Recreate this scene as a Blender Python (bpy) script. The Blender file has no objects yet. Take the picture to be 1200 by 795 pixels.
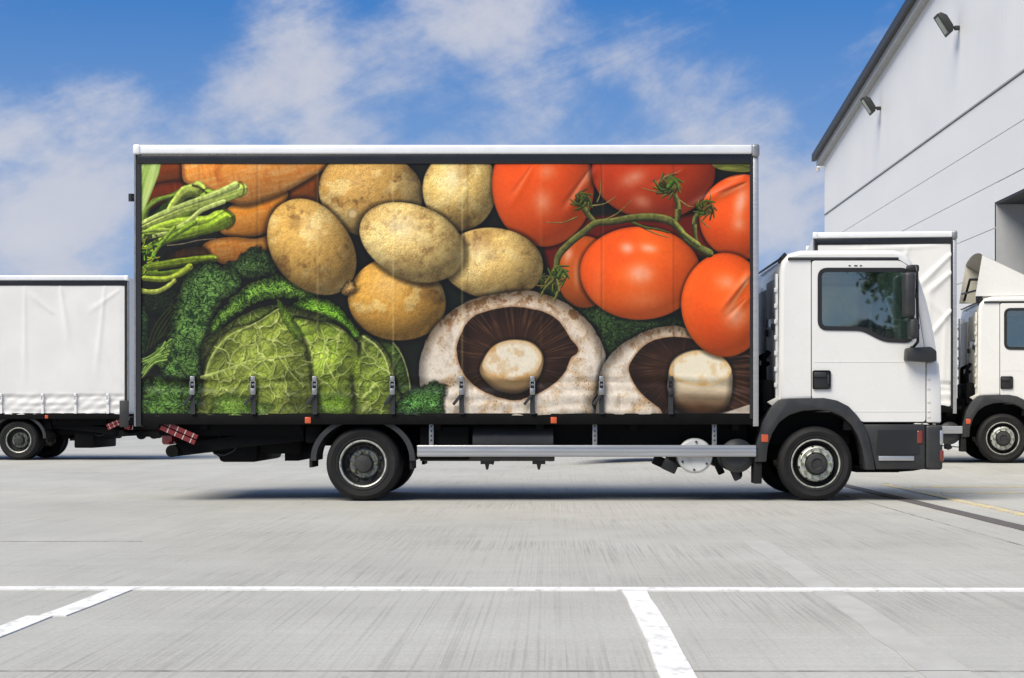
import bpy, bmesh, math, random
import numpy as np
from mathutils import Vector, Matrix
rad = math.radians
S = bpy.context.scene
COL = S.collection

# ============================ camera, light, sky, exposure ============================
# Eye 0.945 m above the yard, 19 m from the printed truck's near side (the plane y = 0), looking straight along +y through a
# shifted lens; x runs to the right along the truck, z is up.
EYE_D, EYE_Z = 19.0, 0.945
cd = bpy.data.cameras.new('camera'); cam = bpy.data.objects.new('camera', cd); COL.objects.link(cam)
cam.location = (0, -EYE_D, EYE_Z); cam.rotation_euler = (rad(90), 0, 0)
cd.sensor_width = 36; cd.lens = 62.7; cd.shift_x = -46/1200; cd.shift_y = 86.5/1200
cd.clip_start = .1; cd.clip_end = 6000
S.camera = cam
SUN_EL, SUN_AZ = 51, 224           # degrees; azimuth clockwise from +y: high, behind the camera and a little to the left
sl = bpy.data.lights.new('sun', 'SUN'); sl.energy = 3.9; sl.angle = rad(42); sl.color = (1, .92, .77)
sun = bpy.data.objects.new('sun', sl); COL.objects.link(sun); sun.location = (-10, -30, 40)
sd = Vector((math.sin(rad(SUN_AZ))*math.cos(rad(SUN_EL)), math.cos(rad(SUN_AZ))*math.cos(rad(SUN_EL)), math.sin(rad(SUN_EL))))
sun.rotation_euler = sd.to_track_quat('Z', 'Y').to_euler()
S.view_settings.view_transform = 'Standard'; S.view_settings.look = 'None'
S.view_settings.exposure = 0.55; S.view_settings.gamma = 1

W = bpy.data.worlds.new('World'); S.world = W; W.use_nodes = True
def make_sky():
    nt = W.node_tree; N = nt.nodes; L = nt.links; N.clear()
    def n(t, **k):
        o = N.new(t)
        for a, b in k.items(): setattr(o, a, b)
        return o
    def m(op, a, b=None, clamp=False):
        o = n('ShaderNodeMath', operation=op, use_clamp=clamp)
        for i, v in enumerate((a, b)):
            if v is None: continue
            if isinstance(v, (int, float)): o.inputs[i].default_value = v
            else: L.new(v, o.inputs[i])
        return o.outputs[0]
    def mixc(f, a, b, mode='MIX'):
        o = n('ShaderNodeMix', data_type='RGBA', blend_type=mode)
        for i, v in ((0, f), (6, a), (7, b)):
            if isinstance(v, (int, float)): o.inputs[i].default_value = v
            elif isinstance(v, tuple): o.inputs[i].default_value = v+(1,)
            else: L.new(v, o.inputs[i])
        return o.outputs[2]
    sky = n('ShaderNodeTexSky', sky_type='NISHITA'); sky.sun_disc = False
    sky.sun_elevation = rad(SUN_EL); sky.sun_rotation = rad(SUN_AZ); sky.altitude = 100; sky.air_density = 1.; sky.dust_density = .6; sky.ozone_density = 2.5
    tc = n('ShaderNodeTexCoord'); d = tc.outputs['Generated']
    sp = n('ShaderNodeSeparateXYZ'); L.new(d, sp.inputs[0])
    el = m('MAXIMUM', sp.outputs[2], 0)
    blue = mixc(1., sky.outputs[0], (.46, .95, 1.62), 'MULTIPLY')            # a polarised, saturated blue
    high = m('MULTIPLY', m('SUBTRACT', el, .02), 4.6, True)
    clear = mixc(high, (3.0, 4.2, 6.3), mixc(.8, blue, (.24, 1.50, 4.3)))   # pale towards the horizon, deep blue above
    # clouds: soft fractal wisps, gathered into the banks seen over the truck
    mp = n('ShaderNodeMapping'); mp.inputs['Scale'].default_value = (1, 1, 1.45); mp.inputs['Rotation'].default_value = (0, rad(-12), 0); L.new(d, mp.inputs[0])
    no = n('ShaderNodeTexNoise'); no.inputs['Scale'].default_value = 10.; no.inputs['Detail'].default_value = 12; no.inputs['Roughness'].default_value = .62; no.inputs['Distortion'].default_value = .15
    L.new(mp.outputs[0], no.inputs['Vector'])
    n2 = n('ShaderNodeTexNoise'); n2.inputs['Scale'].default_value = 2.6; n2.inputs['Detail'].default_value = 3; L.new(d, n2.inputs['Vector'])
    mp2 = n('ShaderNodeMapping'); mp2.inputs['Rotation'].default_value = (0, rad(24), 0); L.new(d, mp2.inputs[0])
    mp3 = n('ShaderNodeMapping'); mp3.inputs['Scale'].default_value = (5., 5., 22.); L.new(mp2.outputs[0], mp3.inputs[0])
    n3 = n('ShaderNodeTexNoise'); n3.inputs['Scale'].default_value = 1.2; n3.inputs['Detail'].default_value = 8; n3.inputs['Roughness'].default_value = .6; n3.inputs['Distortion'].default_value = .6; L.new(mp3.outputs[0], n3.inputs['Vector'])
    dens = m('ADD', m('MULTIPLY', m('SUBTRACT', n3.outputs[0], .46), 2.5), m('MULTIPLY', m('SUBTRACT', no.outputs[0], .475), 4.6))
    dens = m('ADD', dens, m('MULTIPLY', m('SUBTRACT', n2.outputs[0], .5), .7))
    for (px, py, r, k) in BANKS:
        v = Vector(((px-646)/2090, 1, (484-py)/2090)).normalized()
        ds = n('ShaderNodeVectorMath', operation='DISTANCE'); L.new(d, ds.inputs[0]); ds.inputs[1].default_value = v
        q = m('DIVIDE', ds.outputs['Value'], r/2090.); g = m('EXPONENT', m('MULTIPLY', m('MULTIPLY', q, q), -1.))
        dens = m('ADD', dens, m('MULTIPLY', g, k*.8))
    low = m('MULTIPLY', m('SUBTRACT', .16, el), 2.2, True)
    dens = m('ADD', dens, low)
    cl = n('ShaderNodeMapRange', interpolation_type='SMOOTHERSTEP'); cl.inputs['From Min'].default_value = -.45; cl.inputs['From Max'].default_value = 1.75; cl.inputs['To Max'].default_value = .90
    L.new(dens, cl.inputs['Value'])
    cc = mixc(no.outputs[0], (4.4, 4.75, 5.7), (6.3, 6.3, 6.8))
    bg = n('ShaderNodeBackground'); bg.inputs['Strength'].default_value = .075; L.new(mixc(cl.outputs[0], clear, cc), bg.inputs['Color'])
    out = n('ShaderNodeOutputWorld'); L.new(bg.outputs[0], out.inputs[0])
BANKS = [(90, 235, 80, .8), (60, 300, 90, .6), (140, 150, 70, .4), (330, 90, 90, .9), (400, 150, 90, .6), (300, 20, 60, .3), (560, 10, 70, .8), (590, 110, 80, .45), (480, 60, 60, .35), (745, 62, 50, .6), (800, 120, 110, .5), (930, 150, 90, .6), (920, 240, 70, .6), (690, 110, 60, .3), (40, 50, 100, -.95), (170, 20, 90, -.75), (200, 90, 40, -.3), (870, 40, 80, -.7), (985, 40, 80, -.8), (655, 70, 36, -.45), (440, 5, 36, -.6), (780, 5, 60, -.5)]
make_sky()

# ============================ materials ============================
MATS = {}
def mat(name, col, rough=.5, metal=0., var=.10, scale=3., bump=0., bscale=60., spec=.5, coat=0., stretch=(1, 1, 1), dirt=None, dirt_at=(.55, .75), dirt_scale=2.):
    """Principled material whose colour and gloss drift with noise; DIRT lays a second colour over it in patches."""
    m_ = bpy.data.materials.new(name); m_.use_nodes = True; nt = m_.node_tree; N = nt.nodes; L = nt.links
    p = N['Principled BSDF']; p.inputs['Metallic'].default_value = metal; p.inputs['Specular IOR Level'].default_value = spec
    if coat: p.inputs['Coat Weight'].default_value = coat; p.inputs['Coat Roughness'].default_value = .08
    tc = N.new('ShaderNodeTexCoord'); mp = N.new('ShaderNodeMapping'); mp.inputs['Scale'].default_value = stretch; L.new(tc.outputs['Object'], mp.inputs[0])
    a = N.new('ShaderNodeTexNoise'); a.inputs['Scale'].default_value = scale; a.inputs['Detail'].default_value = 6; a.inputs['Roughness'].default_value = .6; L.new(mp.outputs[0], a.inputs['Vector'])
    r = N.new('ShaderNodeValToRGB'); r.color_ramp.elements[0].position = .3; r.color_ramp.elements[1].position = .7
    r.color_ramp.elements[0].color = tuple(c*(1-var) for c in col)+(1,); r.color_ramp.elements[1].color = tuple(min(1, c*(1+var)) for c in col)+(1,)
    L.new(a.outputs[0], r.inputs[0]); out = r.outputs[0]
    if dirt:
        b = N.new('ShaderNodeTexNoise'); b.inputs['Scale'].default_value = dirt_scale; b.inputs['Detail'].default_value = 8; b.inputs['Roughness'].default_value = .65; L.new(mp.outputs[0], b.inputs['Vector'])
        q = N.new('ShaderNodeMapRange'); q.inputs['From Min'].default_value, q.inputs['From Max'].default_value = dirt_at; q.inputs['To Max'].default_value = dirt[3]; L.new(b.outputs[0], q.inputs['Value'])
        x = N.new('ShaderNodeMix'); x.data_type = 'RGBA'; L.new(q.outputs[0], x.inputs[0]); L.new(out, x.inputs[6]); x.inputs[7].default_value = tuple(dirt[:3])+(1,); out = x.outputs[2]
    L.new(out, p.inputs['Base Color'])
    q = N.new('ShaderNodeMapRange'); q.inputs['To Min'].default_value = max(.03, rough*.8); q.inputs['To Max'].default_value = min(1, rough*1.2); L.new(a.outputs[0], q.inputs['Value']); L.new(q.outputs[0], p.inputs['Roughness'])
    if bump:
        c = N.new('ShaderNodeTexNoise'); c.inputs['Scale'].default_value = bscale; c.inputs['Detail'].default_value = 4; L.new(mp.outputs[0], c.inputs['Vector'])
        bp = N.new('ShaderNodeBump'); bp.inputs['Strength'].default_value = bump; bp.inputs['Distance'].default_value = .01; L.new(c.outputs[0], bp.inputs['Height']); L.new(bp.outputs[0], p.inputs['Normal'])
    MATS[name] = m_; return m_
paint = mat('white_paint', (.70, .695, .675), .28, var=.025, scale=1.5, coat=.4, dirt=(.62, .60, .55, .30), dirt_at=(.52, .8), dirt_scale=1.6)
cream = mat('cream_paint', (.60, .58, .51), .45, var=.06)
vinyl = mat('white_vinyl', (.655, .65, .64), .42, var=.03, scale=2, bump=.08, bscale=9, dirt=(.66, .65, .63, .25), dirt_at=(.5, .8), dirt_scale=1.2)
hemv = mat('white_webbing', (.70, .70, .70), .6, var=.06)
alu = mat('aluminium', (.46, .465, .47), .36, .7, var=.10, scale=5, stretch=(.3, 1, 4))
alul = mat('bright_aluminium', (.80, .81, .82), .38, .25, var=.05, scale=5)
steel = mat('galvanised_steel', (.30, .305, .31), .42, .8, var=.18, scale=9)
grey = mat('grey_plastic', (.022, .0225, .024), .5, var=.2, scale=7, bump=.1, bscale=180, dirt=(.06, .058, .055, .5), dirt_at=(.5, .8), dirt_scale=3)
black = mat('black_metal', (.004, .004, .0042), .7, var=.35, scale=6, spec=.12, dirt=(.008, .0078, .007, .5), dirt_at=(.5, .8), dirt_scale=4)
rubber = mat('tyre_rubber', (.009, .009, .0095), .75, var=.25, scale=8, bump=.15, bscale=90, spec=.3, dirt=(.03, .029, .027, .5), dirt_at=(.45, .8), dirt_scale=5)
seal = mat('rubber_seal', (.012, .012, .013), .45, var=.2)
valm = mat('black_valance', (.010, .0105, .013), .30, var=.2, scale=3)
rimm = mat('rim_paint', (.52, .53, .49), .4, .35, var=.2, scale=14, dirt=(.085, .09, .045, .85), dirt_at=(.50, .68), dirt_scale=16)
rimd = mat('dirty_rim', (.30, .30, .27), .4, .4, var=.3, scale=16, dirt=(.035, .037, .02, .9), dirt_at=(.44, .6), dirt_scale=14)
hubm = mat('greasy_hub', (.022, .022, .022), .6, var=.4, scale=18)
olive = mat('olive_nut', (.16, .18, .10), .5, .2, var=.3, scale=20)
brownl = mat('brown_red_lens', (.16, .030, .018), .25, var=.15, coat=.4)
orange = mat('amber_lens', (.52, .085, .022), .25, var=.1, coat=.5)
redl = mat('red_lens', (.22, .012, .018), .2, var=.15, coat=.5)
redp = mat('red_reflective', (.17, .018, .018), .4, var=.2)
whp = mat('white_reflective', (.46, .42, .41), .4, var=.1)
disc = mat('white_enamel', (.60, .60, .58), .45, var=.06, scale=8, dirt=(.30, .29, .26, .6), dirt_at=(.5, .75), dirt_scale=7)
cabgrey = mat('grey_cab_panel', (.36, .365, .38), .5, var=.1)
seatm = mat('seat_cloth', (.05, .055, .065), .8, var=.2)
clad = mat('cladding', (.64, .64, .64), .42, var=.03, scale=.4, stretch=(1, .2, 1), dirt=(.52, .53, .535, .35), dirt_at=(.45, .8), dirt_scale=.5)
clad2 = mat('ribbed_cladding', (.63, .63, .635), .45, var=.03, scale=.4)
trimm = mat('verge_trim', (.30, .305, .31), .5, var=.08)
darkt = mat('dark_trim', (.020, .021, .024), .5, var=.15)
jamb = mat('bay_lining', (.42, .43, .445), .5, var=.05)
door_m = mat('bay_shutter', (.10, .11, .12), .5, var=.1)
lampm = mat('lamp_casting', (.020, .023, .023), .5, var=.2)
bark = mat('bark', (.07, .05, .035), .9, var=.3, scale=6)
leafm = mat('leaf', (.05, .085, .03), .6, var=.4, scale=2)
wallm = mat('brick_wall', (.28, .26, .25), .8, var=.15)
roofm = mat('slate_roof', (.10, .105, .12), .7, var=.2)

def glass(name, tint, mixv, rough=.015):
    """Tinted window glass: mostly mirror at a slant, a little see-through straight on."""
    m_ = bpy.data.materials.new(name); m_.use_nodes = True; nt = m_.node_tree; N = nt.nodes; L = nt.links; N.clear()
    t = N.new('ShaderNodeBsdfTransparent'); t.inputs[0].default_value = tint+(1,)
    g = N.new('ShaderNodeBsdfGlossy'); g.inputs['Roughness'].default_value = rough; g.inputs[0].default_value = (.88, .94, .88, 1)
    f = N.new('ShaderNodeFresnel'); f.inputs[0].default_value = 1.5
    no = N.new('ShaderNodeTexNoise'); no.inputs['Scale'].default_value = 1.4
    bp = N.new('ShaderNodeBump'); bp.inputs['Strength'].default_value = .04; bp.inputs['Distance'].default_value = .02; L.new(no.outputs[0], bp.inputs['Height']); L.new(bp.outputs[0], g.inputs['Normal'])
    a = N.new('ShaderNodeMath'); a.operation = 'ADD'; a.use_clamp = True; L.new(f.outputs[0], a.inputs[0]); a.inputs[1].default_value = mixv
    x = N.new('ShaderNodeMixShader'); L.new(a.outputs[0], x.inputs[0]); L.new(t.outputs[0], x.inputs[1]); L.new(g.outputs[0], x.inputs[2])
    o = N.new('ShaderNodeOutputMaterial'); L.new(x.outputs[0], o.inputs[0]); MATS[name] = m_; return m_
glassm = glass('window_glass', (.40, .49, .46), .22)
lampg = glass('lamp_glass', (.7, .8, .78), .25, .1)

def make_ground_mat():
    m_ = bpy.data.materials.new('brushed_concrete'); m_.use_nodes = True; nt = m_.node_tree; N = nt.nodes; L = nt.links; p = N['Principled BSDF']
    tc = N.new('ShaderNodeTexCoord')
    def noise(sc, det, rough, scale=(1, 1, 1), rot=0, dist=0):
        mp = N.new('ShaderNodeMapping'); mp.inputs['Scale'].default_value = scale; mp.inputs['Rotation'].default_value = (0, 0, rad(rot)); L.new(tc.outputs['Object'], mp.inputs[0])
        o = N.new('ShaderNodeTexNoise'); o.inputs['Scale'].default_value = sc; o.inputs['Detail'].default_value = det; o.inputs['Roughness'].default_value = rough; o.inputs['Distortion'].default_value = dist
        L.new(mp.outputs[0], o.inputs['Vector']); return o.outputs[0]
    def rng(v, a, b, c, d):
        o = N.new('ShaderNodeMapRange'); L.new(v, o.inputs['Value'])
        for k, x in zip(('From Min', 'From Max', 'To Min', 'To Max'), (a, b, c, d)): o.inputs[k].default_value = x
        return o.outputs[0]
    def mul(a, b, op='MULTIPLY'):
        o = N.new('ShaderNodeMath'); o.operation = op; L.new(a, o.inputs[0])
        if isinstance(b, float): o.inputs[1].default_value = b
        else: L.new(b, o.inputs[1])
        return o.outputs[0]
    big = rng(noise(.30, 7, .66), .3, .7, .86, 1.09)
    mid = rng(noise(1.6, 6, .65, (1, .45, 1)), .3, .7, .93, 1.06)
    fine = rng(noise(44, 6, .9), .30, .70, .78, 1.20)
    broom = noise(1, 4, .55, (52, .26, 1), 4, .06); broom2 = noise(1, 3, .55, (80, .7, 1), -8, .05)
    where = rng(noise(.55, 4, .6), .42, .60, .22, 1.); where2 = rng(noise(.4, 4, .6, (1, 1.3, 1), 40), .46, .62, .0, 1.)
    streak = rng(mul(rng(broom, .50, .64, 0., 1.), where), 0, 1, 1.03, .86)
    streak2 = rng(mul(rng(broom2, .50, .62, 0., 1.), where2), 0, 1, 1.02, .82)
    cross = rng(noise(1, 4, .65, (.35, 13, 1), 2), .35, .65, .965, 1.03)
    v = mul(mul(mul(mul(big, mid), mul(fine, streak)), mul(streak2, cross)), 1.)
    base = N.new('ShaderNodeMix'); base.data_type = 'RGBA'; L.new(rng(noise(.6, 4, .6), .35, .65, 0, 1), base.inputs[0])
    base.inputs[6].default_value = (.384, .379, .352, 1); base.inputs[7].default_value = (.362, .360, .340, 1)
    sc = N.new('ShaderNodeVectorMath'); sc.operation = 'SCALE'; L.new(base.outputs[2], sc.inputs[0]); L.new(v, sc.inputs['Scale'])
    # dark oil specks and tyre scuffs
    sp = rng(noise(7.5, 3, .6), .70, .76, 0, .5)
    x = N.new('ShaderNodeMix'); x.data_type = 'RGBA'; L.new(sp, x.inputs[0]); L.new(sc.outputs[0], x.inputs[6]); x.inputs[7].default_value = (.17, .165, .155, 1)
    L.new(x.outputs[2], p.inputs['Base Color'])
    p.inputs['Roughness'].default_value = .82; p.inputs['Specular IOR Level'].default_value = .25
    bp = N.new('ShaderNodeBump'); bp.inputs['Strength'].default_value = .35; bp.inputs['Distance'].default_value = .006
    L.new(mul(mul(broom, where), fine, 'ADD'), bp.inputs['Height']); L.new(bp.outputs[0], p.inputs['Normal'])
    return m_
ground_m = make_ground_mat()
def worn(name, col, under, lo, hi, scale=9, stretch=(1, .5, 1)):
    return mat(name, col, .75, var=.05, scale=20, spec=.2, dirt=under+(1.,), dirt_at=(lo, hi), dirt_scale=scale, stretch=stretch)
line_m = worn('white_line_paint', (.68, .68, .67), (.40, .40, .39), .52, .72, 16)
ghost_m = worn('erased_line', (.425, .42, .40), (.378, .374, .354), .38, .58, 5)
yellow_m = worn('yellow_line_paint', (.56, .46, .24), (.40, .385, .34), .42, .60, 6)
tar_m = mat('tarred_joint', (.105, .096, .096), .8, var=.2, scale=12, spec=.2)
joint_m = worn('joint_sealant', (.20, .198, .19), (.35, .348, .335), .42, .58, 4)

# ============================ mesh helpers ============================
class MB:
    """Collects shapes in one bmesh; build() links them as one mesh object."""
    def __init__(s): s.bm = bmesh.new(); s.mi = 0
    def _in(s, t):
        for f in t.faces: f.material_index = s.mi
        me = bpy.data.meshes.new('t'); t.to_mesh(me); t.free(); s.bm.from_mesh(me); bpy.data.meshes.remove(me); return s
    def box(s, x0, x1, y0, y1, z0, z1, bev=0., seg=2, M=None):
        t = bmesh.new(); bmesh.ops.create_cube(t, size=1)
        for v in t.verts: v.co = Vector(((x0+x1)/2+v.co.x*(x1-x0), (y0+y1)/2+v.co.y*(y1-y0), (z0+z1)/2+v.co.z*(z1-z0)))
        if bev: bmesh.ops.bevel(t, geom=list(t.edges), offset=bev, segments=seg, affect='EDGES', profile=.5)
        if M: bmesh.ops.transform(t, matrix=M, verts=t.verts)
        return s._in(t)
    def prism(s, pts, y0, y1, bev=0., seg=2, axis='y'):
        """Polygon (x, z) pulled along y; or (y, z) along x."""
        t = bmesh.new()
        P = (lambda a, b, c: (a, c, b)) if axis == 'y' else (lambda a, b, c: (c, a, b))
        A = [t.verts.new(P(a, b, y0)) for a, b in pts]; B = [t.verts.new(P(a, b, y1)) for a, b in pts]; n = len(pts)
        t.faces.new(A); t.faces.new(B[::-1])
        for i in range(n): t.faces.new((A[i-1], B[i-1], B[i], A[i]))
        bmesh.ops.recalc_face_normals(t, faces=t.faces)
        if bev: bmesh.ops.bevel(t, geom=list(t.edges), offset=bev, segments=seg, affect='EDGES', profile=.5, clamp_overlap=True)
        return s._in(t)
    def cyl(s, p0, p1, r, n=16, r2=None):
        p0, p1 = Vector(p0), Vector(p1); d = p1-p0; t = bmesh.new()
        bmesh.ops.create_cone(t, cap_ends=True, segments=n, radius1=r, radius2=r if r2 is None else r2, depth=d.length)
        bmesh.ops.transform(t, matrix=Matrix.Translation((p0+p1)/2) @ d.to_track_quat('Z', 'Y').to_matrix().to_4x4(), verts=t.verts)
        return s._in(t)
    def tube(s, pts, r, n=8):
        for a, b in zip(pts, pts[1:]): s.cyl(a, b, r, n)
        for p in pts[1:-1]:
            t = bmesh.new(); bmesh.ops.create_icosphere(t, subdivisions=1, radius=r); bmesh.ops.translate(t, vec=p, verts=t.verts); s._in(t)
        return s
    def lathe(s, prof, cx, cz, n=40, y=0., sgn=1):
        """Profile [(radius, y)] turned round the axle (parallel to y) through (cx, cz)."""
        t = bmesh.new(); rings = []
        for r, yy in prof:
            rings.append([t.verts.new((cx+r*math.cos(2*math.pi*k/n), y+sgn*yy, cz+r*math.sin(2*math.pi*k/n))) for k in range(n)] if r > 1e-4 else [t.verts.new((cx, y+sgn*yy, cz))])
        for A, B in zip(rings, rings[1:]):
            for k in range(n):
                j = (k+1) % n
                f = (A[k], A[j], B[j], B[k]) if len(A) > 1 and len(B) > 1 else ((A[0], B[j], B[k]) if len(B) > 1 else (A[k], A[j], B[0]))
                t.faces.new(f)
        bmesh.ops.recalc_face_normals(t, faces=t.faces)
        return s._in(t)
    def plate(s, outer, holes, y0, y1):
        """Flat (x, z) plate with holes, thickness from y0 to y1."""
        t = bmesh.new(); E = []; loops = []
        for lp in [outer]+list(holes):
            V = [t.verts.new((a, y0, b)) for a, b in lp]; loops.append(V); E += [t.edges.new((V[i-1], V[i])) for i in range(len(V))]
        bmesh.ops.triangle_fill(t, edges=E, use_beauty=True)
        fs = list(t.faces); r = bmesh.ops.extrude_face_region(t, geom=fs)
        for v in r['geom']:
            if isinstance(v, bmesh.types.BMVert): v.co.y += y1-y0
        bmesh.ops.recalc_face_normals(t, faces=t.faces)
        return s._in(t)
    def grid(s, f, nu, nv, uv=None):
        t = bmesh.new(); V = [[t.verts.new(f(i/nu, j/nv)) for i in range(nu+1)] for j in range(nv+1)]
        lay = t.loops.layers.uv.new('UVMap')
        for j in range(nv):
            for i in range(nu):
                fc = t.faces.new((V[j][i], V[j][i+1], V[j+1][i+1], V[j+1][i]))
                for l, (a, b) in zip(fc.loops, ((i, j), (i+1, j), (i+1, j+1), (i, j+1))): l[lay].uv = (a/nu, b/nv)
        return s._in(t)
    def build(s, name, mats, parent=None, ang=35, loc=None):
        me = bpy.data.meshes.new(name); s.bm.to_mesh(me); s.bm.free()
        for m_ in (mats if isinstance(mats, (list, tuple)) else [mats]): me.materials.append(m_)
        for p in me.polygons: p.use_smooth = True
        me.set_sharp_from_angle(angle=rad(ang))
        o = bpy.data.objects.new(name, me); COL.objects.link(o)
        if parent: o.parent = parent
        if loc: o.location = loc
        return o
def share(o, parent, loc, rz=0., name=None):
    """Another object on the same mesh, with its children."""
    c = o.copy(); COL.objects.link(c); c.parent = parent; c.location = loc; c.rotation_euler = (0, 0, rz)
    for ch in o.children:
        d = ch.copy(); COL.objects.link(d); d.parent = c
    return c
def tag(o, label=None, cat=None, group=None, kind=None):
    for k, v in (('label', label), ('category', cat), ('group', group), ('kind', kind)):
        if v: o[k] = v
    return o
def thing(name, label, cat, loc=(0, 0, 0), rz=0., group=None):
    o = bpy.data.objects.new(name, None); COL.objects.link(o); o.location = loc; o.rotation_euler = (0, 0, rz); o.empty_display_size = .3
    return tag(o, label, cat, group)
def smstep(a, b, v):
    t = min(1, max(0, (v-a)/(b-a))); return t*t*(3-2*t)
def offset(pts, d):
    """Closed polygon moved inwards by d (outwards if negative); runs either way round."""
    n = len(pts); A = sum(pts[i-1][0]*pts[i][1]-pts[i][0]*pts[i-1][1] for i in range(n)); sg = 1 if A > 0 else -1; out = []
    for i in range(n):
        (ax, ay), (bx, by), (cx, cy) = pts[i-1], pts[i], pts[(i+1) % n]
        l1 = math.hypot(bx-ax, by-ay) or 1; l2 = math.hypot(cx-bx, cy-by) or 1
        n1 = (-(by-ay)/l1*sg, (bx-ax)/l1*sg); n2 = (-(cy-by)/l2*sg, (cx-bx)/l2*sg)
        k = max(.35, 1+n1[0]*n2[0]+n1[1]*n2[1]); out.append((bx+(n1[0]+n2[0])*d/k, by+(n1[1]+n2[1])*d/k))
    return out
def rounded(pts, r, n=4):
    out = []; m = len(pts)
    for i in range(m):
        a, b, c = Vector(pts[i-1]), Vector(pts[i]), Vector(pts[(i+1) % m])
        k = min(r, (a-b).length*.45, (c-b).length*.45); p, q = b+(a-b).normalized()*k, b+(c-b).normalized()*k
        for t in range(n+1):
            t /= n; out.append(tuple(p*(1-t)**2+b*2*t*(1-t)+q*t*t))
    return out

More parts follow.
